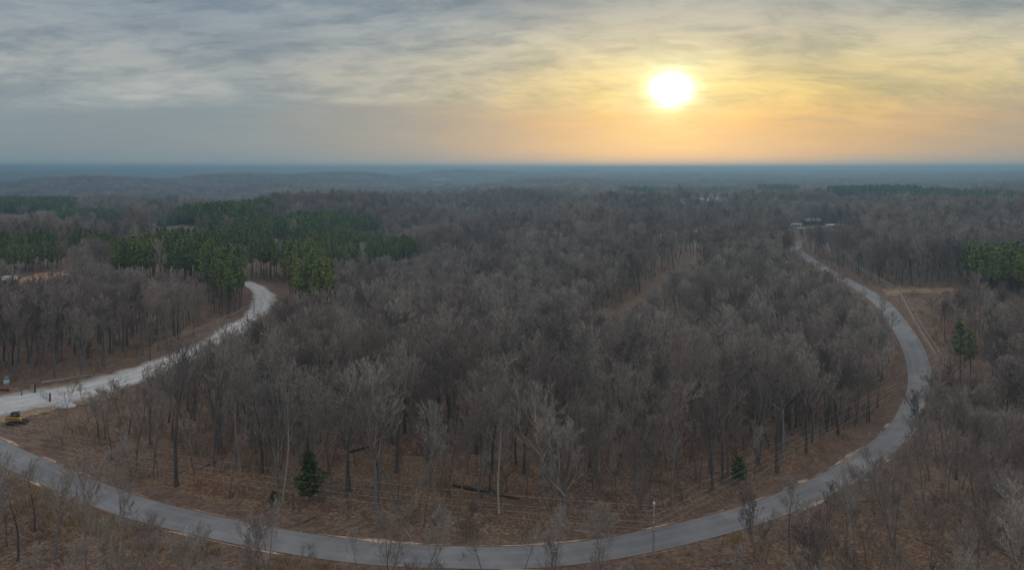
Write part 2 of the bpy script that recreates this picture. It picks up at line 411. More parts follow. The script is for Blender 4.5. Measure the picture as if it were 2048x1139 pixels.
def f_bark(lo, hi):
    def f(N, b):
        P = obj(N); oi = N.node('ShaderNodeObjectInfo').outputs['Random']
        n = N.noise(N.mapping(P, scl=(1, 1, .25)), 6, 5, .7)
        c = N.mix(N.ramp(n, [(.3, 0), (.7, 1)]), lo, hi)
        c = N.mix(N.math('MULTIPLY', oi, .5), c, N.mix(1.0, c, (.55, .5, .48), 'MULTIPLY'))
        N.put(b.inputs['Base Color'], c); bump(N, b, n, .6, .03)
    return f
M_bark = mat('grey_bark', f_bark((.09, .083, .076), (.27, .25, .228)))
M_darkbark = mat('dark_bark', f_bark((.05, .045, .042), (.15, .138, .128)))
M_palebark = mat('pale_bark', f_bark((.20, .185, .165), (.44, .41, .375)))
M_pinebark = mat('pine_bark', f_bark((.075, .052, .042), (.17, .125, .10)))
def f_twig(stops):
    def f(N, b):
        oi = N.node('ShaderNodeObjectInfo').outputs['Random']
        zone = N.noise(geo(N), .012, 3, .55)
        k = N.math('ADD', N.math('MULTIPLY', oi, .62), N.math('MULTIPLY', zone, .4), clamp=True)
        c = N.ramp(k, stops)
        z2 = N.noise(N.mapping(geo(N), loc=(40, 9, 0), scl=(1, .7, .2)), .009, 4, .6)   # stands of darker kinds
        c = N.mix(N.ramp(z2, [(.44, 0), (.56, .9)]), c, N.mix(1.0, c, (.74, .75, .77), 'MULTIPLY'))
        n = N.noise(obj(N), 1.2, 3, .6)
        c = N.mix(N.ramp(n, [(.35, .0), (.7, .4)]), c, N.mix(1.0, c, (1.5, 1.45, 1.4), 'MULTIPLY'))
        N.put(b.inputs['Base Color'], c)
    return f
M_twig = mat('grey_brown_twigs', f_twig([(.08, (.26, .225, .195)), (.25, (.14, .112, .10)), (.42, (.34, .31, .27)), (.58, (.22, .18, .158)), (.72, (.30, .245, .215)), (.82, (.15, .13, .12)), (.95, (.36, .33, .29))]))
M_palet = mat('pale_twigs', f_twig([(.1, (.22, .20, .18)), (.9, (.30, .275, .24))]))
M_redtwig = mat('red_budded_twigs', f_twig([(.1, (.30, .15, .11)), (.9, (.38, .20, .16))]))
M_brush = mat('brush_twigs', f_twig([(.1, (.16, .10, .075)), (.4, (.115, .085, .07)), (.65, (.20, .14, .10)), (.95, (.15, .13, .105))]))
M_grass = mat('straw', f_twig([(.1, (.28, .19, .11)), (.5, (.35, .25, .15)), (.95, (.21, .155, .085))]))
def f_needle(a, b_, c_):
    def f(N, b):
        oi = N.node('ShaderNodeObjectInfo').outputs['Random']
        n = N.noise(obj(N), .9, 4, .6)
        c = N.mix(N.ramp(n, [(.36, 0), (.66, 1)]), a, b_)
        c = N.mix(N.math('MULTIPLY', N.math('POWER', oi, 2), .8), c, c_)
        N.put(b.inputs['Base Color'], c)
        b.inputs['Subsurface Weight'].default_value = 0
    return f
M_needle = mat('pine_needles', f_needle((.07, .10, .028), (.20, .255, .065), (.28, .29, .07)), .65, .3)
M_needle_dk = mat('dark_pine_needles', f_needle((.05, .095, .032), (.145, .225, .06), (.22, .27, .065)), .65, .3)
M_cedar = mat('cedar_foliage', f_needle((.022, .045, .014), (.07, .11, .03), (.09, .115, .035)), .7, .3)

# ------------------------------------------------------------------ ground sheet
def build_ground():
    nr, na = 330, 900
    r = np.concatenate([[0], np.geomspace(12, 22000, nr)])
    a = np.linspace(0, 2*math.pi, na, endpoint=False)
    X = r[:, None]*np.sin(a)[None]; Y = r[:, None]*np.cos(a)[None]
    Z = height(X, Y)
    V = np.stack([X, Y, Z], -1).reshape(-1, 3)
    i = np.arange(nr)[:, None]*na; j = np.arange(na)[None]; k = (j+1) % na
    f = np.stack([i+j, i+na+j, i+na+k, i+k], -1).reshape(-1, 4)
    o = link('ground', mesh_np('ground', V, [f], M_ground, True)); tag(o, kind='structure')
build_ground()

def strip(name, line, w0, mat_, lift=.06, step=1.6, cols=6, jag=0.0, label=None):
    """draped ribbon; w0 = (width at start, width at end) or array of widths"""
    L = smooth_line(line, step); n = len(L)
    w = np.interp(np.linspace(0, 1, n), np.linspace(0, 1, len(w0)), w0)
    t = np.gradient(L, axis=0); t /= np.linalg.norm(t, axis=1)[:, None]; nn = np.stack([-t[:, 1], t[:, 0]], 1)
    s = np.linspace(-.5, .5, cols)
    W = w[:, None]*np.ones(cols)[None]
    if jag:
        q = np.arange(n)*step
        for c, sd in ((0, 3.3), (cols-1, 8.8)):
            W[:, c] = w*(1+jag*(fbm(q/3.1+sd, q*0+sd, 4)*1.6))
    P = L[:, None]+nn[:, None]*(s[None]*W)[..., None]
    d = np.hypot(P[..., 0], P[..., 1])
    Z = height(P[..., 0], P[..., 1])+lift+np.maximum(0, d-120)*.0006
    V = np.concatenate([P, Z[..., None]], -1).reshape(-1, 3)
    i = np.arange(n-1)[:, None]*cols; j = np.arange(cols-1)[None]
    f = np.stack([i+j, i+j+1, i+cols+j+1, i+cols+j], -1).reshape(-1, 4)
    me = mesh_np(name, V, [f[:, ::-1]], mat_, True)
    uvl = me.uv_layers.new(name='UVMap')
    U = np.stack([np.tile(s+.5, n), np.repeat(np.arange(n)*step, cols)], 1)
    li = np.zeros(len(me.loops), np.int32); me.loops.foreach_get('vertex_index', li)
    uvl.data.foreach_set('uv', U[li].astype(np.float32).ravel())
    o = link(name, me); tag(o, kind='structure')
    return L, w

def patch(name, poly, mat_, lift=.03, cell=2.0, rag=3.0):
    """irregular draped patch"""
    poly = np.asarray(poly); lo = poly.min(0)-rag*2; hi = poly.max(0)+rag*2
    nx, ny = [max(2, int(v)) for v in (hi-lo)/cell]
    gx = np.linspace(lo[0], hi[0], nx+1); gy = np.linspace(lo[1], hi[1], ny+1)
    X, Y = np.meshgrid(gx, gy); cx = (X[:-1, :-1]+X[1:, 1:])/2; cy = (Y[:-1, :-1]+Y[1:, 1:])/2
    wx = cx+fbm(cx/9+5, cy/9, 4)*rag*2; wy = cy+fbm(cx/9+50, cy/9+9, 4)*rag*2
    keep = inside(wx, wy, poly)
    d = np.hypot(X, Y)
    V = np.stack([X, Y, height(X, Y)+lift+np.maximum(0, d-120)*.0006], -1).reshape(-1, 3)
    i = np.arange(ny)[:, None]*(nx+1)+np.arange(nx)[None]
    f = np.stack([i, i+1, i+nx+2, i+nx+1], -1)[keep]
    if not len(f): return
    o = link(name, mesh_np(name, V, [f], mat_, True)); tag(o, kind='structure')

# ------------------------------------------------------------------ roads
ROADPX = [(-130, 838), (-60, 872), (0, 905), (100, 950), (200, 991), (300, 1024), (450, 1060), (600, 1088), (750, 1107), (900, 1116), (1050, 1115), (1200, 1100), (1350, 1072),
          (1500, 1031), (1600, 992), (1700, 943), (1775, 885), (1818, 825), (1838, 775), (1836, 730), (1820, 685), (1792, 642), (1762, 606),
          (1725, 580), (1690, 561), (1650, 539), (1612, 515), (1590, 499), (1591, 484)]
ROAD = world_poly(ROADPX)
road_line, road_w = strip('road', ROAD, [4.9]*13+[5.1, 5.3, 5.4, 5.4, 5.4, 5.4, 5.4, 5.4, 5.4, 5.4, 5.6, 6, 6.5, 7, 7, 7], M_road, .09)
GRAVPX = [(-110, 838), (-50, 824), (0, 813), (60, 802), (140, 786), (230, 763), (300, 740), (380, 708), (445, 676), (495, 643), (522, 615), (528, 594), (515, 578), (492, 566), (455, 560)]
GRAV = world_poly(GRAVPX)
grav_line, grav_w = strip('gravel_road', GRAV, [16, 15, 13, 11, 9.5, 9, 9, 9, 8.5, 8.5, 8.5, 8.5, 8, 7, 6], M_gravel, .10, jag=.25)
def offset_line(L, off, a=0, b=None):
    t = np.gradient(L, axis=0); t /= np.linalg.norm(t, axis=1)[:, None]; nn = np.stack([-t[:, 1], t[:, 0]], 1)
    return (L+nn*off)[a:b]
# brown mown bank on both sides of the gravel road and the tan yard by the gate
strip('road_bank', GRAV[3:], [22, 22, 20, 20, 20, 24, 26, 24, 20, 16], M_bank, .03, jag=.3)
patch('dirt_clearing', world_poly([(-60, 800), (20, 786), (120, 768), (220, 742), (260, 742), (180, 772), (300, 755), (200, 800), (120, 818), (20, 835), (-60, 850)]), M_tan, .06, 1.2, 3)
patch('dirt_clearing', world_poly([(-60, 795), (20, 790), (15, 797), (-60, 806)]), M_shoulder, .08, .8, 1)
# road verges: mown brown strip, with pale clay broken edge either side
strip('road_verge', road_line[::6], [12]*8, M_bank, .035, jag=.15)
def broken_edge(name, off, thr, a, b, wmax, seed):
    L = offset_line(road_line, off, a, b); n = len(L); q = np.arange(n)*1.6
    nz = fbm(q/6+seed, q*0+seed, 5); t = np.gradient(L, axis=0); t /= np.linalg.norm(t, axis=1)[:, None]; nn = np.stack([-t[:, 1], t[:, 0]], 1)
    w = np.clip((nz-thr)*wmax*2, 0, wmax)*np.clip(.75+1.2*fbm(q/2.1+seed*3, q*0+5, 3)+rng.normal(size=n)*.25, 0, 1.2)
    P = np.stack([L-nn*w[:, None]*.35, L+nn*w[:, None]*.65], 1)
    Z = height(P[..., 0], P[..., 1])+.075
    V = np.concatenate([P, Z[..., None]], -1).reshape(-1, 3)
    i = np.arange(n-1)*2; f = np.stack([i, i+1, i+3, i+2], 1)
    f = f[(w[:-1]+w[1:]) > .12]
    o = link(name, mesh_np(name, V, [f[:, ::-1]], M_shoulder, True)); tag(o, kind='structure')
NR = len(road_line)
half = road_w/2
broken_edge('road_shoulder', 2.75, -.15, 0, NR, .8, 4.4)
broken_edge('road_shoulder', 4.3, .2, NR//3, NR, 1.2, 14.4)
broken_edge('road_shoulder', -2.8, .0, 0, NR, .75, 24.4)
# cut path through the wood, clearings, far pale tracks
PATH = world_poly([(1188, 655), (1215, 640), (1255, 615), (1290, 594), (1330, 563), (1365, 540), (1400, 517)])
strip('cleared_path', PATH, [6, 5, 4.5, 4.5, 5, 6, 7], M_path, .05, jag=.3)
CLEAR = {
 'a': world_poly([(1752, 580), (1840, 574), (1915, 576), (1910, 586), (1830, 588), (1775, 592)]),
 'b': world_poly([(25, 562), (60, 553), (105, 546), (130, 541), (128, 549), (95, 560), (50, 572), (22, 575)]),
 'c': world_poly([(300, 448), (360, 444), (368, 450), (310, 455)]),
 'd': world_poly([(310, 560), (480, 558), (470, 572), (320, 574)]),
 'e': world_poly([(1588, 456), (1690, 453), (1692, 457), (1592, 460)]),
}
patch('dry_clearing', CLEAR['a'], M_tan, .05, 1.5, 3)
patch('dirt_clearing', CLEAR['b'], M_orange, .06, 1.5, 3)
patch('dirt_clearing', CLEAR['c'], M_palefield, .3, 4, 3)
patch('dirt_clearing', CLEAR['e'], M_palefield, .3, 4, 3)
strip('track', TR1, [6]*9, M_palefield, .2, step=6, jag=.3)
FIELD = world_poly([(812, 366), (850, 357), (880, 356), (935, 362), (930, 366), (880, 369)])
patch('field', FIELD, M_mist, 2.0, 14, 70)  # draped sheet with the mist painted into its colour
FIELD2 = world_poly([(1910, 381), (1970, 379), (1975, 382), (1915, 384)])
patch('field', FIELD2, M_tan, 2.0, 6, 8)

# ------------------------------------------------------------------ bare trees
def rot_about(v, axis, ang):
    axis = axis/np.linalg.norm(axis)
    return v*math.cos(ang)+np.cross(axis, v)*math.sin(ang)+axis*np.dot(axis, v)*(1-math.cos(ang))
def perp(d):
    r = np.random.default_rng(random.randint(0, 1 << 30)).normal(size=3) if False else np.array([random.gauss(0, 1) for _ in range(3)])
    a = np.cross(d, r); return a/(np.linalg.norm(a)+1e-9)
class Grow:
    def __init__(s, maxlev, twig_r): s.S = []; s.maxlev = maxlev; s.tr = twig_r
    def branch(s, p, d, L, r, lev, up=.12, kids=5, spread=(30, 58), gnarl=.16):
        n = [6, 5, 4, 3, 2, 1][min(lev, 5)]
        pts = [p]; st = L/n; q = p; dd = d
        for k in range(n):
            dd = dd+np.array([random.gauss(0, gnarl), random.gauss(0, gnarl), random.gauss(0, gnarl)+up]); dd /= np.linalg.norm(dd)
            q2 = q+dd*st
            ra = max(s.tr, r*(1-.62*k/n)); rb = max(s.tr, r*(1-.62*(k+1)/n))
            s.S.append((q, q2, ra, rb, lev)); q = q2; pts.append((q, dd, rb))
        if lev >= s.maxlev: return
        nk = max(1, int(round(kids*random.uniform(.8, 1.25))))
        for c in range(nk):
            t = random.uniform(.22, 1.0); i = min(n, max(1, int(math.ceil(t*n))))
            qq, d2, rr = pts[i]
            nd = rot_about(d2, perp(d2), R(random.uniform(*spread)))
            s.branch(qq, nd, L*random.uniform(.42, .66)*(1.15-.4*t), rr*random.uniform(.45, .65), lev+1, up, kids-.4, spread, gnarl)
        qq, d2, rr = pts[n]
        for c in range(2):
            nd = rot_about(d2, perp(d2), R(random.uniform(14, 34)))
            s.branch(qq, nd, L*random.uniform(.45, .6), rr*.8, lev+1, up, kids-.4, spread, gnarl)

FORMS = [
 # desc, H, trunk fraction, trunk radius, limbs, spread, lean, stems, bark, twig
 dict(d='slender grey tree with narrow crown', H=17, cl=.50, r=.20, limbs=9, sp=(22, 42), lean=.03, L=.30, bark='g'),
 dict(d='broad grey tree with spreading crown', H=15, cl=.36, r=.30, limbs=9, sp=(35, 62), lean=.04, L=.42, bark='g'),
 dict(d='grey tree forked into two stems', H=15.5, cl=.22, r=.26, limbs=6, sp=(28, 50), lean=.05, L=.36, bark='g', fork=2),
 dict(d='tall tree with pale whitish bark', H=17, cl=.46, r=.20, limbs=7, sp=(28, 52), lean=.04, L=.32, bark='p'),
 dict(d='leaning grey tree', H=15, cl=.42, r=.21, limbs=8, sp=(28, 52), lean=.26, L=.34, bark='g'),
 dict(d='thin sapling with short branches', H=9.5, cl=.38, r=.08, limbs=6, sp=(25, 48), lean=.07, L=.30, bark='d', thin=1),
 dict(d='clump of thin grey stems', H=12, cl=.20, r=.13, limbs=4, sp=(24, 45), lean=.05, L=.36, bark='g', fork=4),
 dict(d='dark straight tree with high crown', H=16, cl=.55, r=.26, limbs=9, sp=(32, 58), lean=.02, L=.34, bark='d'),
 dict(d='dark tree with dense broad crown', H=14.5, cl=.40, r=.29, limbs=10, sp=(36, 60), lean=.04, L=.38, bark='d'),
]
BARKS = {'g': M_bark, 'p': M_palebark, 'd': M_darkbark}
def tree_segments(f, maxlev, twig_r, kids=4.2):
    g = Grow(maxlev, twig_r); Hh, r = f['H'], f['r']
    la = random.uniform(0, 6.28); lean = np.array([math.cos(la), math.sin(la), 0])*f['lean']
    trunks = []
    ns = f.get('fork', 1)
    fk = Hh*f['cl']*(.35 if ns > 1 else 1)
    def path(p0, d0, L, r0, r1, n=9, wob=.05):
        pts = [p0]; d = d0/np.linalg.norm(d0)
        for k in range(n):
            d = d+np.array([random.gauss(0, wob), random.gauss(0, wob), .02]); d /= np.linalg.norm(d)
            pts.append(pts[-1]+d*L/n)
        return np.array(pts), np.linspace(r0, r1, n+1)
    base = np.zeros(3)-np.array([0, 0, .4])
    if ns == 1:
        P, rr = path(base, np.array([0, 0, 1.0])+lean, Hh*.82, r, r*.25)
        rr[0] = r*1.45; trunks.append((P, rr)); stems = [(P, rr)]
    else:
        P, rr = path(base, np.array([0, 0, 1.0])+lean, fk+.4, r*1.15, r*.85, 3) if ns == 2 else path(base, np.array([0, 0, 1.0]), .6, r*1.9, r*1.5, 2)
        trunks.append((P, rr)); stems = []
        for k in range(ns):
            a = la+k*6.28/ns+random.uniform(-.3, .3); o = np.array([math.cos(a), math.sin(a), 0])
            S, sr = path(P[-1]-np.array([0, 0, .1])+o*r*.3, np.array([0, 0, 1.0])+o*random.uniform(.16, .3)+lean, (Hh-P[-1][2])*random.uniform(.72, .88), r*.75, r*.18)
            trunks.append((S, sr)); stems.append((S, sr))
    for P, rr in stems:
        z = P[:, 2]; n = len(P)
        for k in range(f['limbs']):
            t = f['cl']/.82+(1-f['cl']/.82)*((k+random.uniform(.1, .9))/f['limbs'])
            if ns > 1: t = .25+.75*(k+random.uniform(.1, .9))/f['limbs']
            u = min(.999, t)*(n-1); i = int(u); p = P[i]+(P[i+1]-P[i])*(u-i); d = P[i+1]-P[i]; d /= np.linalg.norm(d)
            ra = rr[i]
            a = k*2.4+random.uniform(-.5, .5); o = np.array([math.cos(a), math.sin(a), 0])
            ang = R(random.uniform(*f['sp']))*(1.15-.45*t)
            nd = d*math.cos(ang)+o*math.sin(ang)
            g.branch(p, nd, Hh*f['L']*.78*(1.18-.5*t)*random.uniform(.8, 1.15), max(.03, ra*random.uniform(.4, .6)), 1, .15, kids if not f.get('thin') else kids*.6, (24, 48), .15)
        d = P[-1]-P[-2]; d /= np.linalg.norm(d)
        for k in range(3): g.branch(P[-1], rot_about(d, perp(d), R(random.uniform(5, 30))), Hh*.2, rr[-1]*.8, 1, .12, kids, (24, 48), .15)
    return trunks, g.S
def tree_meshes(f, name, maxlev, twig_r, kids=4.2, blade_from=9, trunk_n=8):
    trunks, S = tree_segments(f, maxlev, twig_r, kids)
    tb = MB()
    for P, rr in trunks: tb.tube(P, rr, trunk_n)
    cb = MB(); lev = np.array([s[4] for s in S])
    P0 = np.array([s[0] for s in S]); P1 = np.array([s[1] for s in S]); r0 = np.array([s[2] for s in S]); r1 = np.array([s[3] for s in S])
    m = lev <= 1; cb.prisms(P0[m], P1[m], r0[m], r1[m], 5)
    m = (lev > 1) & (lev < blade_from); cb.prisms(P0[m], P1[m], r0[m], r1[m], 3)
    m = lev >= blade_from; cb.blades(P0[m], P1[m], r0[m]*1.3, r1[m]*.9)
    tw = M_palet if f['bark'] == 'p' else M_twig
    return tb, cb, BARKS[f['bark']], tw, len(S)
NEAR = []
for k, f in enumerate(FORMS):
    for v in range(2 if k not in (5,) else 2):
        tb, cb, bm, tm, ns = tree_meshes(f, 'bare_tree', 4, .018, 3.3, 4)
        NEAR.append((k, tb.mesh('trunk', bm, True), cb.mesh('crown', tm), f['H']))
MIDP = []
def joined(tb, cb, bm, tm, name):
    V = np.vstack(tb.V+cb.V); n0 = tb.n
    fs = []; mi = []
    for k in (3, 4):
        for b, off, m in ((tb, 0, 0), (cb, n0, 1)):
            if b.F[k]:
                q = np.vstack(b.F[k])+off; fs.append(q); mi.append(np.full(len(q), m))
    # mesh_np keeps the order of face arrays
    me = mesh_np(name, V, fs, [bm, tm], False, np.concatenate(mi))
    return bpy.data.objects.new(name, me)
for k in (0, 1, 2, 0, 4, 7, 8, 1):
    tb, cb, bm, tm, ns = tree_meshes(FORMS[k], 'bare_tree', 4, .032, 2.8, 3, 5)
    MIDP.append(joined(tb, cb, bm, tm, 'bare_tree_source'))
# far clumps: many crowns in one patch of wood
def clump(size, ntree, nbl, hw):
    tb, cb = MB(), MB()
    cell = size/math.sqrt(ntree); m = int(math.sqrt(ntree))
    for i in range(m):
        for j in range(m):
            x = (i+.5+random.uniform(-.35, .35))*cell-size/2; y = (j+.5+random.uniform(-.35, .35))*cell-size/2
            Hh = random.uniform(11, 17); rad = cell*random.uniform(.5, .72)
            tb.prisms([(x, y, -1)], [(x, y, Hh*.6)], [.2], [.12], 3)
            u = rng.random(nbl); th = rng.random(nbl)*6.283; rr = np.sqrt(rng.random(nbl))
            zz = Hh*(.5+.5*(1-rr**2)*rng.random(nbl)**.5)
            px = x+np.cos(th)*rr*rad; py = y+np.sin(th)*rr*rad
            P1 = np.stack([px, py, zz], 1)
            dirv = np.stack([np.cos(th)*rr*.9, np.sin(th)*rr*.9, np.full(nbl, 1.0)], 1)+rng.normal(size=(nbl, 3))*.35
            P0 = P1-dirv*(Hh*.16)
            cb.blades(P0, P1, np.full(nbl, hw), np.full(nbl, hw*.5))
    return joined(tb, cb, M_bark, M_twig, 'wood_source')
CL1 = [clump(20, 9, 70, .13) for _ in range(4)]
CL2 = [clump(52, 36, 26, .42) for _ in range(3)]

# ------------------------------------------------------------------ conifers
def pine_parts(Hh, crown_from, rad, whorls, per, tuft, q, cedar=False, trunk_n=7, young=False):
    tb, cb = MB(), MB()
    la = random.uniform(0, 6.28); ln = np.array([math.cos(la), math.sin(la), 0])*random.uniform(0, .03)
    zs = np.linspace(-.4, Hh*.98, 9); P = np.stack([ln[0]*zs, ln[1]*zs, zs], 1)
    r0 = Hh*.0115
    tb.tube(P, np.linspace(r0, .03, 9), trunk_n)
    T0, T1, W0, B0, B1, BR = [], [], [], [], [], []
    for w in range(whorls):
        t = (w+random.uniform(0, .8))/whorls; z = Hh*(crown_from+(1-crown_from)*t)
        if cedar: rr = rad*min(1, .55+t*2)*(1-t)**.6*random.uniform(.55, 1.2)+.2
        else: rr = rad*(min(1, (t+.18)*2.4) if not young else 1)*(1-t**1.7*.86)*random.uniform(.7, 1.15)
        a0 = random.uniform(0, 6.28)
        for b in range(per):
            a = a0+b*6.283/per+random.uniform(-.35, .35)
            if random.random() < (.12 if not cedar else .04): continue
            L = rr*random.uniform(.65, 1.1); up = (.15+.5*t)*L if not cedar else .35*L
            p0 = np.array([ln[0]*z, ln[1]*z, z]); p1 = p0+np.array([math.cos(a)*L, math.sin(a)*L, up])
            B0.append(p0); B1.append(p1); BR.append(.03)
            for k in range(tuft):
                s = random.uniform(.35, 1.05) if not cedar else random.uniform(.2, 1.02)
                c = p0+(p1-p0)*s+np.array([random.gauss(0, .16), random.gauss(0, .16), random.gauss(0, .13)])*max(.5, L*.5)
                dv = np.array([math.cos(a), math.sin(a), .5])+np.array([random.gauss(0, .7) for _ in range(3)])
                dv /= np.linalg.norm(dv); ll = q*random.uniform(.7, 1.3)
                T0.append(c-dv*ll*.4); T1.append(c+dv*ll*.6); W0.append(ll*.26)
    tb.prisms(B0, B1, BR, np.array(BR)*.4, 3)
    W0 = np.array(W0)
    cb.blades(T0, T1, W0*.6, W0)
    return tb, cb
PINES = []   # (trunk mesh, crown mesh, height)
for k in range(5):
    tb, cb = pine_parts(18, random.uniform(.42, .52), random.uniform(2.2, 2.8), 17, 5, 16, .62)
    PINES.append((tb.mesh('trunk', M_pinebark, True), cb.mesh('crown', M_needle), 18))
PINE_FAR = [joined(*pine_parts(17, .35, random.uniform(2.2, 2.8), 12, 6, 9, 1.15, trunk_n=4), M_pinebark, M_needle_dk, 'pine_source') for _ in range(5)]
PINE_MID = [joined(*pine_parts(17, .42, random.uniform(2.3, 2.9), 14, 6, 15, .8, trunk_n=5), M_pinebark, M_needle, 'pine_source') for _ in range(4)]
CEDARS = []
for k in range(2):
    tb, cb = pine_parts(7, .1, 2.5, 13, 6, 15, .5, cedar=True)
    CEDARS.append((tb.mesh('trunk', M_darkbark, True), cb.mesh('crown', M_cedar), 7))

# ------------------------------------------------------------------ brush and grass sources
def brush_mesh(h, n, spread):
    b = MB(); P0, P1, r0 = [], [], []
    for k in range(n):
        a = random.uniform(0, 6.28); d = np.array([math.cos(a)*spread, math.sin(a)*spread, 1.0])*random.uniform(.6, 1.1)
        p = np.array([random.gauss(0, .25), random.gauss(0, .25), -.05]); q = p+d*h*.55
        P0.append(p); P1.append(q); r0.append(.022)
        for j in range(4):
            s = random.uniform(.4, 1); c = p+(q-p)*s
            e = c+(d+np.array([random.gauss(0, .6), random.gauss(0, .6), random.gauss(.2, .4)]))*h*.32
            P0.append(c); P1.append(e); r0.append(.014)
            for m in range(2):
                e2 = e+(d+np.array([random.gauss(0, .8), random.gauss(0, .8), random.gauss(0, .5)]))*h*.16
                P0.append(c+(e-c)*random.uniform(.5, 1)); P1.append(e2); r0.append(.010)
    r0 = np.array(r0); b.blades(P0, P1, r0, r0*.6)
    return bpy.data.objects.new('brush_source', b.mesh('brush_source', M_brush))
BRUSH = [brush_mesh(random.uniform(1.2, 2.2), 9, random.uniform(.5, .9)) for _ in range(5)]
def grass_mesh():
    b = MB(); n = 60
    a = rng.random(n)*6.28; p = np.stack([rng.normal(size=n)*.3, rng.normal(size=n)*.3, np.full(n, -.05)], 1)
    q = p+np.stack([np.cos(a)*.3, np.sin(a)*.3, .35+.45*rng.random(n)], 1)
    b.blades(p, q, np.full(n, .03), np.full(n, .012))
    return bpy.data.objects.new('grass_source', b.mesh('grass_source', M_grass))
GRASS = [grass_mesh() for _ in range(3)]

# ------------------------------------------------------------------ scatter as one object
def scatter(name, sources, P, rz, scl, idx=None, tilt=None):
    n = len(P)
    if not n: return
    me = bpy.data.meshes.new(name); me.vertices.add(n); me.vertices.foreach_set('co', np.asarray(P, np.float32).ravel())
    rot = np.zeros((n, 3), np.float32); rot[:, 2] = rz
    if tilt is not None: rot[:, :2] = tilt
    sc = np.asarray(scl, np.float32); sc = np.repeat(sc[:, None], 3, 1) if sc.ndim == 1 else sc
    if idx is None: idx = rng.integers(0, len(sources), n)
    me.attributes.new('rot', 'FLOAT_VECTOR', 'POINT').data.foreach_set('vector', rot.ravel())
    me.attributes.new('scl', 'FLOAT_VECTOR', 'POINT').data.foreach_set('vector', sc.ravel())
    me.attributes.new('idx', 'INT', 'POINT').data.foreach_set('value', np.asarray(idx, np.int32))
    o = link(name, me)
    t = bpy.data.node_groups.new(name+'_nodes', 'GeometryNodeTree')
    t.interface.new_socket('Geometry', in_out='INPUT', socket_type='NodeSocketGeometry')
    t.interface.new_socket('Geometry', in_out='OUTPUT', socket_type='NodeSocketGeometry')
    gi = t.nodes.new('NodeGroupInput'); go = t.nodes.new('NodeGroupOutput')
    jn = t.nodes.new('GeometryNodeJoinGeometry'); iop = t.nodes.new('GeometryNodeInstanceOnPoints')
    for s in sources:
        oi = t.nodes.new('GeometryNodeObjectInfo'); oi.inputs['Object'].default_value = s; oi.inputs['As Instance'].default_value = False
        gt = t.nodes.new('GeometryNodeGeometryToInstance')
        t.links.new(oi.outputs['Geometry'], gt.inputs[0]); t.links.new(gt.outputs[0], jn.inputs[0])
    def attr(nm, ty):
        a = t.nodes.new('GeometryNodeInputNamedAttribute'); a.data_type = ty; a.inputs['Name'].default_value = nm; return a.outputs['Attribute']
    e2r = t.nodes.new('FunctionNodeEulerToRotation'); t.links.new(attr('rot', 'FLOAT_VECTOR'), e2r.inputs[0])
    t.links.new(gi.outputs[0], iop.inputs['Points']); t.links.new(jn.outputs[0], iop.inputs['Instance'])
    iop.inputs['Pick Instance'].default_value = True
    t.links.new(attr('idx', 'INT'), iop.inputs['Instance Index']); t.links.new(e2r.outputs[0], iop.inputs['Rotation'])
    t.links.new(attr('scl', 'FLOAT_VECTOR'), iop.inputs['Scale']); t.links.new(iop.outputs[0], go.inputs[0])
    md = o.modifiers.new('scatter', 'NODES'); md.node_group = t
    tag(o, kind='stuff'); return o
def z3(P): return np.concatenate([P, height(P[:, 0], P[:, 1])[:, None]], 1)
def to_px(x, y, z): return 1024+F*x/y, HOR+F*(CAMZ-z)/y

# ------------------------------------------------------------------ where things grow
TAN = 1024/F
def jgrid(cell, d0, d1, wide=1.12):
    """jittered grid over the view wedge"""
    xm = d1*TAN*wide+12
    gx = np.arange(-xm, xm, cell); gy = np.arange(d0*.75, d1, cell)
    X, Y = np.meshgrid(gx, gy); X = X+rng.uniform(-.45, .45, X.shape)*cell; Y = Y+rng.uniform(-.45, .45, Y.shape)*cell
    X = X.ravel(); Y = Y.ravel(); d = np.hypot(X, Y)
    m = (np.abs(X) < Y*TAN*wide+10) & (d < d1) & (d >= d0) & (Y > 20)
    return X[m], Y[m]
PINE_POLY = {   # ground outline of each stand and the height of its trees
 'S1': ([(-40, 414), (155, 416), (150, 428), (-40, 430)], 12), 'S2': ([(105, 444), (200, 440), (245, 441), (245, 452), (140, 455)], 12.5),
 'S3': ([(312, 440), (400, 437), (545, 436), (545, 448), (400, 456), (312, 454)], 14), 'S3b': ([(390, 458), (520, 454), (500, 474), (400, 476)], 10),
 'S4': ([(288, 508), (500, 500), (520, 514), (290, 524)], 13), 'S5': ([(480, 492), (520, 480), (590, 459), (650, 452), (720, 456), (757, 466), (757, 475), (640, 480), (520, 502), (480, 504)], 12.5),
 'S6': ([(560, 536), (620, 511), (680, 495), (760, 501), (832, 515), (832, 523), (740, 541), (650, 553), (580, 552)], 12.5),
 'S7': ([(225, 556), (400, 556), (480, 554), (488, 575), (486, 640), (440, 636), (400, 592), (230, 575)], 16),
 'S8': ([(488, 555), (600, 550), (645, 568), (640, 586), (570, 569), (490, 564)], 15), 'S9': ([(575, 590), (640, 584), (670, 642), (605, 644), (578, 616)], 17.5),
 'S10': ([(-30, 512), (230, 508), (222, 517), (-30, 520)], 12), 'S11': ([(-30, 534), (140, 528), (108, 545), (-30, 556)], 10.5),
 'S12': ([(1930, 560), (2080, 552), (2080, 612), (2000, 598), (1940, 576)], 14.5),
 'S13': ([(1655, 389), (1850, 396), (2080, 409), (2080, 415), (1850, 404), (1655, 395)], 14), 'S14': ([(1240, 390), (1480, 385), (1480, 391), (1240, 396)], 14),
 'S15': ([(1515, 383), (1600, 383), (1600, 389), (1515, 389)], 14),
}
PH = {k: v[1] for k, v in PINE_POLY.items()}; PINE_POLY = {k: v[0] for k, v in PINE_POLY.items()}
PW = {k: world_poly(v) for k, v in PINE_POLY.items()}
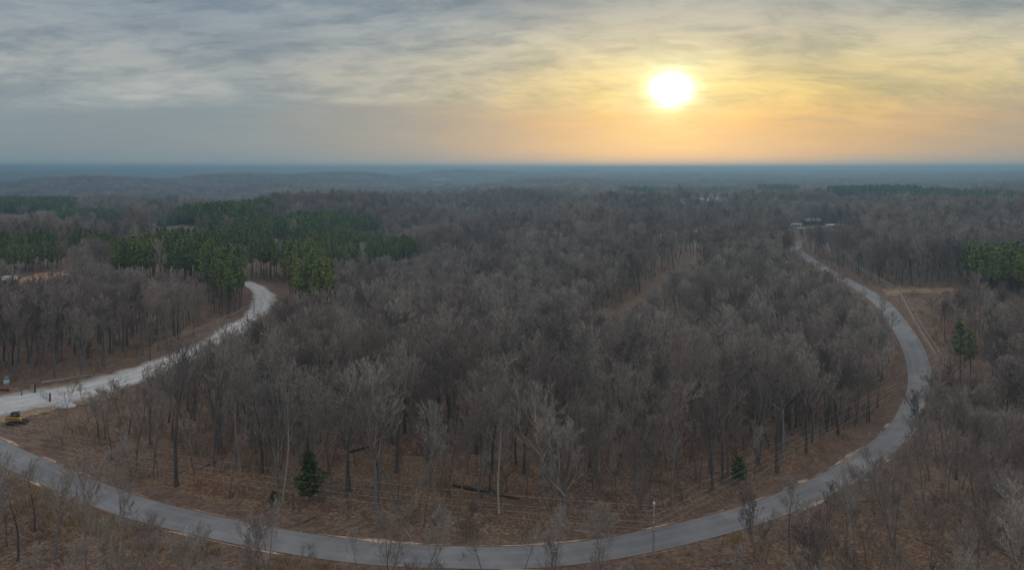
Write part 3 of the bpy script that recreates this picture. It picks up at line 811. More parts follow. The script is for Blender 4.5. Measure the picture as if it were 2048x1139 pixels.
STAND = {'S1': 'beyond the valley in the far plantation', 'S7': 'in the stand behind the gravel road', 'S8': 'in the dark row behind the gravel bend', 'S9': 'in the clump in front of the gravel bend'}
# open views the photo shows: nothing tall stands between the camera and these
TG = []
def sight(P, up, every=1, hw=4.0):
    for x, y in np.asarray(P)[::every]:
        TG.append((1024+F*x/y, math.hypot(x, y), H0(x, y)+up, hw))
def tops_limit(x, y, halfw):
    T = np.array(TG); d = np.hypot(x, y); px = 1024+F*x/y; z = height(x, y); lim = np.full(len(x), 99.0)
    for tx, td, tz, hw in T:
        m = (np.abs(px-tx) < hw*F/d) & (d < td-3)
        lim = np.where(m, np.minimum(lim, CAMZ+(tz-CAMZ)*d/td-z), lim)
    return lim
def road_info(x, y):
    d, t = segdist(x, y, ROAD); return d
def grav_info(x, y): return segdist(x, y, GRAV)[0]
# is a point on the near side of the paved road (between it and the camera)?
RX = road_line
def near_side(x, y):
    poly = np.vstack([[(-140, 40)], RX[:int(len(RX)*.98)], [(260, 300), (190, 40)]])
    return inside(x, y, poly)
def in_pines(x, y):
    m = np.zeros(np.shape(x), bool)
    for p in PW.values(): m |= inside(x, y, p)
    return m
def tree_ok(x, y):
    d = np.hypot(x, y)
    rd = road_info(x, y); gd = grav_info(x, y); ns = near_side(x, y)
    ok = (rd > np.where(ns, 4.5, 6.6))
    ok &= gd > 9
    ok &= segdist(x, y, PATH)[0] > 3.8
    ok &= segdist(x, y, TR1)[0] > 9
    for k, p in CLEAR.items(): ok &= ~inside(x, y, p)
    ok &= ~inside(x, y, FIELD) & ~inside(x, y, FIELD2)
    # yard by the gate
    ok &= ~((x < -78) & (y > 112) & (y < 152) & (gd < 17))
    # power line strip along the inner side, far right strip beyond the road
    ok &= segdist(x, y, LINE_R)[0] > 6
    ok &= ~in_pines(x, y)
    return ok
POLE_A = at(1306, 1114); POLE_B = at(1877, 772); POLE_C = at(1800, 622); POLE_L = np.array([-96, 118.0])
POLE_D = at(1690, 545)
LINE_R = np.array([POLE_B, POLE_C])

sight(grav_line, .3, 3)
sight(smooth_line(PATH, 4), .4, 1, 1.8); sight(smooth_line(PATH[:4], 4), .2, 1, 2.2)
rpx = 1024+F*road_line[:, 0]/road_line[:, 1]
sight(road_line[(rpx > 1420) & (road_line[:, 1] < 260)], .2, 2, 3.2); sight(road_line[(rpx < 420) & (rpx > -60)], .2, 2, 3)
sight([at(1931, 768)], 2.0, 1, 8); sight([at(1477, 966), at(618, 1003), at(547, 1013)], .8, 1, 2.5)
sight([at(30, 846), at(130, 812), at(90, 800)], .2, 1, 4)
sight(smooth_line(TR1, 8), 1.5, 1, 1.6)
sight(road_line[int(NR*.62):int(NR*.80)], .4, 3, 3.4)
sight(road_line[int(NR*.80):], .8, 2, 2.8)
sight(road_line[-40:], 1, 3, 3)
for kk in ('a', 'b'): sight(smooth_line(CLEAR[kk], 3), .4)
for kk in ('c', 'e'): sight(smooth_line(CLEAR[kk], 5), 1.5)
for kk, up in (('S1', 4), ('S2', 5), ('S3', 4), ('S3b', 4), ('S4', 5), ('S5', 3.5), ('S6', 3.5), ('S7', 6), ('S8', 4), ('S9', 5), ('S10', 7), ('S11', 7), ('S12', 4), ('S13', 4), ('S14', 4), ('S15', 4)):
    P_ = np.vstack([PW[kk], PW[kk][:1]]); L_ = np.vstack([P_[i]+(P_[i+1]-P_[i])*np.linspace(0, 1, 14)[:, None] for i in range(len(P_)-1)])
    sight(L_, up)
def fit_trees(x, y, hgt, keep, halfw=4.0):
    """scale factor that keeps tops under the open views, and which trees stay"""
    lim = tops_limit(x, y, halfw); f = np.clip(lim/hgt, 0, 1)
    ok = (f > .5) | (rng.random(len(x)) < keep)
    return np.where(f > .5, f, np.where(rng.random(len(x)) < .5, 1, .6)), ok
# near individuals -----------------------------------------------------------
X, Y = jgrid(3.9, 60, 190); d = np.hypot(X, Y); ns = near_side(X, Y)
ok = tree_ok(X, Y)
pxs, pys = to_px(X, Y, height(X, Y))
# thin the middle of the near side where the road lies open; denser at both corners
dens = np.where(ns, np.where((pxs > 430) & (pxs < 1480), .13, np.where(pxs > 1480, .50, .36)), np.where(pys > 900, .58, .78))
ok &= rng.random(len(X)) < dens
X, Y, d, ns = X[ok], Y[ok], d[ok], ns[ok]
order = np.argsort(d); X, Y, d, ns = X[order], Y[order], d[order], ns[order]
FS, ok = fit_trees(X, Y, np.where(ns, 12.5, 17.5), np.where(ns, .22, .14))
X, Y, d, ns, FS = X[ok], Y[ok], d[ok], ns[ok], FS[ok]
N_IND = 300
LM = [('the yellow loader', at(27, 846)), ('the white gravel pile', at(130, 812)), ('the tall cedar', at(618, 1000)), ('the small cedar', at(547, 1012)),
      ('the roadside power pole', POLE_A), ('the round cedar', at(1477, 965)), ('the twin pines', at(1930, 765)), ('the pole past the bend', POLE_B),
      ('the fallen dark log', at(965, 985)), ('the broken pale snag', at(832, 1018)), ('the steel pipe gate', at(88, 800))]
LM_OFF = [('the middle of the bend', at(1020, 1060)), ('the left road end', at(200, 1000)), ('the right road curve', at(1700, 950)), ('the gravel road', at(330, 735))]
def rel(x, y):
    best = min(LM+LM_OFF, key=lambda q: math.hypot(x-q[1][0], y-q[1][1]))
    dx, dy = x-best[1][0], y-best[1][1]
    if abs(dy) > abs(dx): w = 'behind' if dy > 0 else 'in front of'
    else: w = 'right of' if dx > 0 else 'left of'
    q = math.hypot(dx, dy); how = 'just ' if q < 9 else ('' if q < 22 else 'far ')
    return how+w+' '+best[0]
def put_tree(name, trunk, crown, x, y, s, rz, sz=1.0, tilt=(0, 0)):
    t = empty(name, (x, y, H0(x, y)), rz); t.scale = (s, s, s*sz); t.rotation_euler = (tilt[0], tilt[1], rz)
    for nm, me in (('trunk', trunk), ('crown', crown)):
        o = bpy.data.objects.new(nm, me); COL.objects.link(o); o.parent = t
    return t
trees = []
for i in range(min(N_IND, len(X))):
    side = ns[i]
    if side and 430 < to_px(X[i], Y[i], 0)[0] < 1480: k = random.choice([2, 5, 5, 6, 4])
    elif side: k = random.choice([0, 2, 3, 4, 5, 5, 6, 1, 7])
    else: k = random.choices(range(9), [6, 2, 2, 2, 2, 3, 2, 4, 2])[0]
    c = [p for p in NEAR if p[0] == k]; p = random.choice(c)
    s = random.uniform(.74, 1.12)*FS[i]
    if side: s *= .62 if 430 < to_px(X[i], Y[i], 0)[0] < 1480 else .78
    # the frame of the road stays open in front
    t = put_tree('bare_tree', p[1], p[2], X[i], Y[i], s, random.uniform(0, 6.28), random.uniform(.94, 1.08))
    trees.append((t, FORMS[k]['d'], rel(X[i], Y[i]), p[3]*s))
byl = {}
for t, dsc, rl, h in trees: byl.setdefault((dsc, rl), []).append((h, t))
for (dsc, rl), L in byl.items():
    L.sort(key=lambda q: -q[0]); n = len(L)
    for j, (h, t) in enumerate(L):
        if n == 1: lab = f'{dsc} {rl}'
        elif n == 2: lab = f'{("taller","shorter")[j]} {dsc} {rl}'
        elif n == 3: lab = f'{("tallest","middling","shortest")[j]} {dsc} {rl}'
        else: lab = f'{dsc} {rl}'
        tag(t, lab, 'tree', 'bare trees '+rl)
# the rest of the near wood and the wood to 850 m -----------------------------
restP = np.stack([X[N_IND:], Y[N_IND:]], 1)
X2, Y2 = jgrid(4.7, 190, 850); ok = tree_ok(X2, Y2)
ok &= rng.random(len(X2)) < .88
P = np.vstack([restP, np.stack([X2[ok], Y2[ok]], 1)])
fs, ok = fit_trees(P[:, 0], P[:, 1], 17.0, .03); P = P[ok]
sc = rng.uniform(.64, 1.08, len(P))*fs[ok]
scatter('bare_woodland', MIDP, z3(P), rng.random(len(P))*6.28, sc)
X3, Y3 = jgrid(17, 850, 3000); ok = ~in_pines(X3, Y3) & ~(inside(X3, Y3, FIELD) & (rng.random(len(X3)) < .7)) & ~inside(X3, Y3, FIELD2)
fpx = 1024+F*X3/Y3; fd = FIELD[:, 1].min(); ok &= ~((fpx > 818) & (fpx < 930) & (Y3 < fd+10) & (Y3 > fd-420) & (rng.random(len(X3)) < .85))
l3 = tops_limit(X3, Y3, 4); fs3 = np.clip(l3/15.5, .38, 1); ok &= l3 > 2.5
P = np.stack([X3[ok], Y3[ok]], 1); scatter('distant_woodland', CL1, z3(P), rng.integers(0, 4, len(P))*1.57+.2, rng.uniform(.85, 1.1, len(P))*np.clip(fs3[ok]+.1, 0, 1))
X4, Y4 = jgrid(46, 3000, 9500, 1.06); ok = ~(inside(X4, Y4, FIELD) & (rng.random(len(X4)) < .7))
P = np.stack([X4[ok], Y4[ok]], 1); scatter('horizon_woodland', CL2, z3(P), rng.random(len(P))*6.28, rng.uniform(.9, 1.15, len(P)))

# thin young stems between the grown trees, and fallen sticks on the litter
SAP = []
for v in range(4):
    tb, cb, bm, tm, n_ = tree_meshes(FORMS[5], 'sapling', 4, .016, 3.2, 3, 5); SAP.append(joined(tb, cb, bm, tm, 'sapling_source'))
Xs, Ys = jgrid(3.2, 62, 165); ds = fbm(Xs/16+2, Ys/16+8, 3); nss = near_side(Xs, Ys)
ok = (road_info(Xs, Ys) > np.where(nss, 4.2, 6.0)) & (grav_info(Xs, Ys) > 10) & (rng.random(len(Xs)) < np.where(nss, .10, .20)*(1+2*ds)) & ~in_pines(Xs, Ys) & ~((Xs < -78) & (Ys > 112) & (Ys < 152) & (grav_info(Xs, Ys) < 17))
Xs, Ys = Xs[ok], Ys[ok]; f_, k_ = fit_trees(Xs, Ys, 8.5, .12); Xs, Ys, f_ = Xs[k_], Ys[k_], f_[k_]
P = np.stack([Xs, Ys], 1); scatter('sapling_growth', SAP, z3(P), rng.random(len(P))*6.28, rng.uniform(.5, 1.0, len(P))*f_, tilt=rng.normal(size=(len(P), 2))*.06)
def stick_mesh():
    b = MB(); p = np.array([0, 0, .08])
    for k in range(5):
        a = np.array([random.uniform(-1.6, 1.6), random.gauss(0, .15), random.uniform(.02, .12)]); e = a+np.array([random.uniform(.5, 1.3), random.gauss(0, .5), random.uniform(-.05, .35)])
        b.tube([a, (a+e)/2+np.array([0, 0, .05]), e], [.035, .03, .015], 4)
    b.tube([(-2, 0, .08), (0, .1, .1), (2, -.05, .12)], [.06, .05, .03], 5)
    return bpy.data.objects.new('stick_source', b.mesh('stick_source', random.choice([M_palebark, M_darkbark, M_bark])))
STK = [stick_mesh() for _ in range(5)]
Xs, Ys = jgrid(3.4, 62, 150); ok = (road_info(Xs, Ys) > 4) & (grav_info(Xs, Ys) > 8) & (rng.random(len(Xs)) < .28)
P = np.stack([Xs[ok], Ys[ok]], 1); scatter('forest_debris', STK, z3(P), rng.random(len(P))*6.28, rng.uniform(.4, 1.1, len(P)))
# pines -------------------------------------------------------------------------
near_p, mid_p, far_p = [], [], []
for k, poly in PW.items():
    lo, hi = poly.min(0), poly.max(0); cell = 3.3 if lo[1] < 700 else 4.0
    gx, gy = np.meshgrid(np.arange(lo[0], hi[0], cell), np.arange(lo[1], hi[1], cell))
    gx = (gx+rng.uniform(-.4, .4, gx.shape)*cell).ravel(); gy = (gy+rng.uniform(-.4, .4, gy.shape)*cell).ravel()
    m = inside(gx, gy, poly) & (grav_info(gx, gy) > 6.5) & (segdist(gx, gy, TR1)[0] > 8) & (rng.random(len(gx)) < .9)
    if k in ('S7', 'S8', 'S9'): near_p += [(x, y, k) for x, y in zip(gx[m], gy[m])]
    elif k in ('S6', 'S4', 'S11', 'S12', 'S10'): mid_p += [(x, y, k) for x, y in zip(gx[m], gy[m])]
    else: far_p += [(x, y, k) for x, y in zip(gx[m], gy[m])]
near_p.sort(key=lambda q: math.hypot(q[0], q[1]))
pl = {'S7': 'tall pine with a bare lower trunk in the stand left of the gravel bend', 'S8': 'slim pine with bare trunk in the dark row behind the gravel bend',
      'S9': 'bushy green pine in the clump right of the gravel bend'}
pg = {'S7': 'pines of the stand left of the gravel bend', 'S8': 'pines in the row behind the gravel bend', 'S9': 'pines of the clump right of the gravel bend'}
cnt = {}
for x, y, k in near_p[:300]:
    a = random.choice(PINES); s = random.uniform(.88, 1.1)*PH[k]/18
    t = put_tree('pine_tree', a[0], a[1], x, y, s, random.uniform(0, 6.28), random.uniform(.95, 1.1))
    tag(t, pl[k], 'pine tree', pg[k])
rest = near_p[300:]
P = np.array([(x, y) for x, y, k in rest+mid_p]); Sc = rng.uniform(.74, 1.15, len(P))*np.array([PH[k] for x, y, k in rest+mid_p])/17
scatter('pine_plantation', PINE_MID, z3(P), rng.random(len(P))*6.28, Sc)
P = np.array([(x, y) for x, y, k in far_p]); scatter('distant_pine_plantation', PINE_FAR, z3(P), rng.random(len(P))*6.28, rng.uniform(.72, 1.15, len(P))*np.array([PH[k] for x, y, k in far_p])/17)
# single conifers
for (px, py), s, src, nm, lab in [((1921, 765), .84, PINES[0], 'pine_tree', 'green pine of the pair past the bend, on the side nearer the power pole'),
                                  ((1941, 775), .76, PINES[1], 'pine_tree', 'shorter green pine of the pair past the bend, farther from the power pole')]:
    x, y = at(px, py); tag(put_tree(nm, src[0], src[1], x, y, s, 1.0), lab, 'pine tree', 'pair of pines past the road bend')
for (px, py), s, sz, lab in [((618, 1003), .92, 1.05, 'tall dark green cedar among the bare trunks inside the road bend'), ((547, 1013), .36, .8, 'small low dark green cedar beside the taller cedar'),
                         ((1477, 966), .62, .9, 'round dark green cedar at the wood edge under the power lines')]:
    x, y = at(px, py); c = CEDARS[0 if s > .7 else 1]; tag(put_tree('cedar_tree', c[0], c[1], x, y, s, 2.0, sz), lab, 'cedar tree', 'dark cedars at the wood edge')
# red budded trees
for i, (px, py, lab) in enumerate([(1195, 730, 'red budded bare tree at the near end of the cut path'), (1056, 650, 'slim red budded bare tree in the middle of the valley wood'), (1900, 705, 'reddish bare tree beside the twin pines'), (1135, 660, 'low red budded bare tree left of the cut path')]):
    x, y = at(px, py); tb, cb, bm, tm, n = tree_meshes(FORMS[1 if i != 1 else 0], 'r', 4, .03, 3.3, 3)
    t = empty('red_tree', (x, y, H0(x, y))); s = (.8, .7, .5, .5)[i]; t.scale = (s, s, s)
    tb.build('trunk', M_bark, t, True); cb.build('crown', M_redtwig, t); tag(t, lab, 'tree')

# understory --------------------------------------------------------------------
X, Y = jgrid(1.9, 62, 150); rd = road_info(X, Y); gd = grav_info(X, Y); ns = near_side(X, Y); px, py = to_px(X, Y, 0)
nz = fbm(X/14, Y/14, 3)
pr = np.where(ns, .22, .15)+np.where((px < 330) & (py > 800) & ~ns, .4, 0)+np.where(px > 1830, .22, 0)
ok = (rd > 5.2) & (gd > 8) & (rng.random(len(X)) < pr*(1+1.6*nz)) & ~((X < -74) & (Y > 108) & (Y < 152) & (gd < 19))
P = np.stack([X[ok], Y[ok]], 1); scatter('brush', BRUSH, z3(P), rng.random(len(P))*6.28, rng.uniform(.5, 1.1, len(P)))
X, Y = jgrid(4.0, 150, 330); rd = road_info(X, Y); gd = grav_info(X, Y)
ok = (rd > 6) & (gd > 9) & (rng.random(len(X)) < .4) & (segdist(X, Y, PATH)[0] > 4)
P = np.stack([X[ok], Y[ok]], 1); scatter('brush', BRUSH, z3(P), rng.random(len(P))*6.28, rng.uniform(.9, 1.8, len(P)))
X, Y = jgrid(.9, 62, 130); rd = road_info(X, Y); ns = near_side(X, Y); nz = fbm(X/8+4, Y/8, 3); px, py = to_px(X, Y, 0)
ok = (rd > 3.4) & (rd < 7.5) & ns & (nz > -.05) & (rng.random(len(X)) < .7) & (px < 760)
ok |= (rd > 3.6) & (rd < 10) & ns & (nz > .3) & (rng.random(len(X)) < .5)
P = np.stack([X[ok], Y[ok]], 1); scatter('dry_grass', GRASS, z3(P), rng.random(len(P))*6.28, rng.uniform(.6, 1.2, len(P)))

# ------------------------------------------------------------------ man-made things
M_pole = plain('weathered_pole', (.26, .235, .21), .85, .2, .3, 3)
M_wire = plain('bright_wire', (.36, .33, .31), .4, .5, .05)
M_white = plain('white_paint', (.5, .51, .52), .5, .4, .06)
M_ins = plain('porcelain', (.62, .62, .62), .3, .5, .03)
M_steel = plain('galvanised_steel', (.30, .33, .33), .5, .5, .15, 3, .4)
M_black = plain('black_rubber', (.018, .018, .02), .7, .3, .3)
M_cabm = plain('black_frame', (.03, .03, .034), .45, .4, .2)
M_yel = plain('yellow_paint', (.45, .25, .04), .4, .5, .12)
M_glass = plain('dark_glass', (.03, .05, .09), .12, .6, .1)
M_woodp = plain('dark_wood_post', (.06, .045, .035), .9, .2, .3)
M_log = plain('dark_log', (.05, .042, .038), .9, .2, .4)
M_palelog = plain('pale_log', (.30, .26, .22), .85, .2, .2)
M_roofm = plain('pale_metal_roof', (.40, .42, .45), .4, .5, .08, .6)
M_roofg = plain('slate_grey_roof', (.17, .20, .24), .7, .3, .15, .6)
M_wallw = plain('white_siding', (.42, .41, .41), .7, .3, .08, .5)
M_wallb = plain('brown_siding', (.16, .11, .085), .8, .2, .2, .5)
M_teal = plain('teal_plastic', (.08, .20, .23), .5, .4, .15)
M_red = plain('dark_red_paint', (.16, .05, .045), .7, .3, .2)

def pole(x, y, h, lab, lean=(0, 0), cross=True, rz=0.0, r=.13):
    t = empty('power_pole', (x, y, H0(x, y)), rz)
    b = MB(); b.tube([(0, 0, -.5), (lean[0]*.5, lean[1]*.5, h*.5), (lean[0], lean[1], h)], [r*1.15, r, r*.8], 10); b.build('pole', M_pole, t, True)
    b = MB(); b.tube([(lean[0], lean[1], h), (lean[0], lean[1], h+.12), (lean[0], lean[1], h+.3)], [.12, .15, .09], 8); b.build('insulator', M_ins, t, True)
    if cross:
        b = MB(); b.box((lean[0], lean[1]-.13, h-.55), (1.9, .11, .13)); b.build('crossarm', M_pole, t)
    for k in range(3):
        b = MB(); z = h-1.3-k*.8; q = lean[0]*z/h; b.box((q, -r-.05, z), (.16, .14, .2)); b.build('bracket', M_steel, t)
    tag(t, lab, 'power pole', 'power poles along the paved road'); return t
def wire(p, q, sag, lab, r=.010, group='power lines along the paved road'):
    p = np.array(p); q = np.array(q); n = 24; u = np.linspace(0, 1, n)
    pts = p+(q-p)*u[:, None]; pts[:, 2] -= sag*4*u*(1-u)
    mid = pts.mean(0); b = MB(); b.tube(pts-mid, r, 5); o = b.build('power_line', M_wire); o.location = mid
    tag(o, lab, 'power line', group)
zA, zB, zC, zL, zD = [H0(*p) for p in (POLE_A, POLE_B, POLE_C, POLE_L, POLE_D)]
hA, hB, hC, hL, hD = 6.2, 8.6, 8.0, 7.5, 9.5
pole(*POLE_A, hA, 'grey wooden power pole with white top standing beside the near road edge', (.12, 0), cross=False)
pole(*POLE_B, hB, 'tall pale power pole past the right bend of the road near the pair of pines', (.1, .1))
pole(*POLE_C, hC, 'far slim power pole by the tan clearing at the end of the cleared strip')
pole(*POLE_L, hL, 'power pole at the left road end behind the loader')
pole(*POLE_D, hD, 'distant power pole beside the far end of the paved road')
names = ('topmost', 'second highest', 'third highest', 'lowest')
for k in range(4):
    dz = (.15, 1.3, 2.1, 2.9)[k]; dx = (0, 0, 0, 0)[k]
    A = (POLE_A[0]+.12, POLE_A[1]-.1, zA+hA-dz); B = (POLE_B[0]+(-.7, .7, 0, 0)[k], POLE_B[1], zB+hB-(.2, .5, 1.6, 2.6)[k])
    Cc = (POLE_C[0]+(-.7, .7, 0, 0)[k], POLE_C[1], zC+hC-(.2, .5, 1.2, 1.9)[k]); Lw = (POLE_L[0], POLE_L[1], zL+hL-dz)
    Dd = (POLE_D[0]+(-.7, .7, 0, 0)[k], POLE_D[1], zD+hD-(.2, .5, 1.2, 1.9)[k])
    MID = (A[0]*.45+Lw[0]*.55, 0, 0)
    wire(A, Lw, 2.4, f'{names[k]} wire from the near road pole to the left road end')
    wire(A, B, 1.2, f'{names[k]} wire from the near road pole to the pole past the bend')
    wire(B, Cc, .9, f'{names[k]} wire over the cleared strip from the bend pole to the clearing pole', .018)
    wire(Cc, Dd, 1.5, f'{names[k]} wire from the clearing pole to the far road end', .03)
# phone line along the gravel road
G1 = at(300, 722); G2 = at(508, 628)
for k in range(2):
    wire((G1[0], G1[1], H0(*G1)+3.6-.5*k), (G2[0], G2[1], H0(*G2)+4.0-.5*k), .5, f'{("upper", "lower")[k]} thin wire strung along the inner side of the gravel road', .03, 'thin wires along the gravel road')
for (x, y), h, lab in ((G1, 3.8, 'short wooden pole beside the lower stretch of the gravel road'), (G2, 4.2, 'short wooden pole at the bend of the gravel road')):
    t = empty('utility_pole', (x, y, H0(x, y))); b = MB(); b.tube([(0, 0, -.4), (0, 0, h*.5), (0, 0, h)], [.11, .1, .08], 8); b.build('pole', M_woodp, t, True)
    b = MB(); b.box((0, -.12, h-.2), (.5, .1, .1)); b.build('crossarm', M_woodp, t); tag(t, lab, 'utility pole', 'short poles by the gravel road')

# compact track loader
def loader():
    x, y = at(30, 847); t = empty('track_loader', (x, y, H0(x, y)), R(18)); t.scale = (.98,)*3
    for s in (-1, 1):
        b = MB(); prof = [(-1.15, .22), (-.95, .02), (.75, .02), (1.1, .3), (.9, .62), (-.85, .72), (-1.15, .5)]
        b.prism(prof, s*.72-.17, s*.72+.17); tr = b.build('track', M_black, t)
        for wx in (-.85, -.3, .25, .75):
            b = MB(); b.tube([(wx, s*.72-.2, .24), (wx, s*.72, .24), (wx, s*.72+.2, .24)], .17, 12); b.build('wheel', M_cabm, tr)
    b = MB(); b.prism([(-1.3, .45), (.85, .42), (.95, .95), (.2, 1.12), (-.55, 1.2), (-1.3, 1.25)], -.53, .53); b.build('body', M_yel, t)
    b = MB(); b.prism([(-1.36, .5), (-1.32, .5), (-1.32, 1.3), (-1.36, 1.3)], -.5, .5); b.prism([(-1.3, 1.26), (-.55, 1.21), (-.6, 1.5), (-1.2, 1.5)], -.5, .5); b.build('engine_cover', M_cabm, t)
    b = MB()
    for sx, sy in ((-.5, -.46), (-.5, .46), (.55, -.46), (.55, .46)):
        b.box((sx, sy, 1.55), (.09, .08, .95))
    b.build('cab_frame', M_cabm, t)
    b = MB(); b.prism([(-.62, 2.02), (.68, 2.02), (.6, 2.14), (-.55, 2.14)], -.54, .54); b.build('cab_roof', M_cabm, t)
    for nm, c, sz in (('side_window', (.02, -.47, 1.58), (.9, .03, .8)), ('side_window', (.02, .47, 1.58), (.9, .03, .8)), ('windscreen', (.57, 0, 1.58), (.03, .82, .8)), ('rear_window', (-.52, 0, 1.58), (.03, .82, .8))):
        b = MB(); b.box(c, sz); b.build(nm, M_glass, t)
    for s in (-1, 1):
        b = MB(); b.tube([(-1.15, s*.64, 1.42), (-.3, s*.66, 1.38), (.75, s*.66, 1.12), (1.25, s*.66, .6), (1.4, s*.64, .38)], [.1, .12, .12, .1, .09], 6); b.build('lift_arm', M_yel, t)
        b = MB(); b.tube([(-.7, s*.66, .8), (-.1, s*.66, 1.05), (.4, s*.66, 1.22)], [.05, .05, .035], 6); b.build('cylinder', M_steel, t)
    b = MB(); b.prism([(1.35, .62), (1.38, .06), (2.05, .03), (2.05, .09), (1.5, .14), (1.45, .6)], -.88, .88); b.build('bucket', M_black, t)
    b = MB(); b.tube([(-1.36, .36, .85), (-1.38, .36, .85), (-1.4, .36, .85)], .06, 8); b.build('tail_light', M_red, t)
    tag(t, 'yellow and black tracked skid steer loader parked on bare earth by the gravel yard', 'loader')
loader()

# gravel pile
def pile():
    x, y = at(130, 812); t = bpy.data.objects
    n, m = 40, 14; V = []; F = []
    for j in range(m+1):
        for i in range(n):
            a = i*2*math.pi/n; q = j/m
            rx, ry = 2.0*q*(1+.12*math.sin(3*a+1)), 1.35*q*(1+.1*math.cos(2*a)); zz = 1.25*(1-q)**.85+random.uniform(-.05, .05)*(q < 1)-.05*(q == 1)
            V.append((math.cos(a)*rx, math.sin(a)*ry, zz))
    for j in range(m):
        for i in range(n): F.append((j*n+i, (j+1)*n+i, (j+1)*n+(i+1) % n, j*n+(i+1) % n))
    def f(N, b):
        P = obj(N); v = N.node('ShaderNodeTexVoronoi'); N.put(v.inputs['Vector'], P); v.inputs['Scale'].default_value = 6
        c = N.ramp(N.noise(P, 7, 5, .7), [(.3, (.30, .31, .33)), (.55, (.5, .51, .53)), (.75, (.78, .78, .78))])
        N.put(b.inputs['Base Color'], c); bump(N, b, v.outputs[0], 1, .15)
    o = link('gravel_pile', mesh_np('gravel_pile', V, [np.array(F)], mat('crushed_stone', f)), None, (x, y, H0(x, y)+.05)); o.rotation_euler.z = R(-12)
    tag(o, 'heap of pale grey crushed stone beside the gravel road', 'gravel pile')
pile()

# pipe gates
def gate(p, q, lab, gh=1.15):
    p = np.array(p); q = np.array(q); d = q-p; L = float(np.linalg.norm(d)); t = empty('pipe_gate', (p[0], p[1], H0(*p)), math.atan2(d[1], d[0]))
    b = MB(); b.tube([(0, 0, -.4), (0, 0, .8), (0, 0, 1.75)], [.17, .16, .15], 8); b.build('post', M_woodp, t)
    fr = MB(); pts = [(.2, 0, .25), (L-.2, 0, .25), (L-.2, 0, .25+gh), (.2, 0, .25+gh), (.2, 0, .25)]
    for a, c in zip(pts[:-1], pts[1:]): fr.tube([a, tuple((np.array(a)+np.array(c))/2), c], .045, 6)
    fr.build('gate_frame', M_steel, t)
    for k in range(4):
        b = MB(); z = .25+gh*(k+1)/5; b.tube([(.2, 0, z), (L/2, 0, z), (L-.2, 0, z)], .028, 6); b.build('rail', M_steel, t)
    for k in range(2):
        b = MB(); xx = L*(k+1)/3; b.tube([(xx, 0, .25), (xx, 0, .25+gh/2), (xx, 0, .25+gh)], .028, 6); b.build('brace', M_steel, t)
    tag(t, lab, 'gate', 'pipe gate leaves at the gravel entrance')
gate(at(100, 804), at(80, 790), 'steel pipe gate leaf swung out over the gravel road')
gate(at(70, 786), at(61, 783), 'short pipe gate leaf standing open at the far gravel edge')
x, y = at(43.5, 792); t = empty('fence_post', (x, y, H0(x, y))); b = MB(); b.tube([(0, 0, -.3), (0, 0, .6), (0, 0, 1.3)], [.09, .08, .07], 8); b.build('post', M_woodp, t)
b = MB(); b.tube([(0, 0, 1.3), (0, 0, 1.34), (0, 0, 1.37)], [.09, .09, .03], 8); b.build('cap', M_steel, t); tag(t, 'lone dark fence post at the far gravel edge', 'post')

def log(p, q, r, m, lab, bend=.2, snag=0):
    p = np.array(p); q = np.array(q); u = np.linspace(0, 1, 9); P = p+(q-p)*u[:, None]
    Z = height(P[:, 0], P[:, 1])+r*.8; P3 = np.concatenate([P, Z[:, None]], 1)
    P3[1:-1] += rng.normal(size=(7, 3))*np.array([.05, .05, .02])
    t = empty('fallen_log', tuple(P3[0])); b = MB(); b.tube(P3-P3[0], np.linspace(r, r*.45, 9), 8); b.build('trunk', m, t, True)
    for k in range(4):
        a = P3[3+k]-P3[0]; e = a+np.array([random.gauss(0, .8), random.gauss(0, .8), random.uniform(.5, 1.3)]); b = MB(); b.tube([a, (a+e)/2, e], [r*.35, r*.25, r*.12], 5); b.build('branch_stub', m, t)
    tag(t, lab, 'log')
log(at(905, 972), at(1040, 1000), .22, M_log, 'dark fallen log lying on the leaf litter inside the road bend')
log(at(82, 767), at(185, 750), .22, M_palelog, 'long pale log lying along the far edge of the gravel yard')
log(at(700, 905), at(745, 893), .18, M_log, 'short dark fallen log deep among the trunks')
log(at(1600, 800), at(1660, 770), .2, M_log, 'dark fallen trunk at the wood edge near the right bend')
def snag(px, py, h, lab, m):
    x, y = at(px, py); t = empty('broken_snag', (x, y, H0(x, y))); b = MB(); zs = np.linspace(-.3, h, 6)
    b.tube(np.stack([.04*zs, .02*np.sin(zs), zs], 1), np.linspace(.17, .12, 6), 8); b.build('trunk', m, t, True)
    b = MB(); b.tube([(.03*h, 0, h*.7), (.35, .1, h*.8), (.7, .15, h*.92)], [.07, .05, .03], 5); b.build('branch_stub', m, t)
    tag(t, lab, 'dead tree')
snag(832, 1018, 2.6, 'short broken pale snag standing among the trunks', M_palelog)
snag(620, 690, 9, 'tall pale dead trunk in front of the bushy pine clump', M_palebark)
snag(610, 690, 6.5, 'shorter pale dead trunk in front of the bushy pine clump', M_palebark)

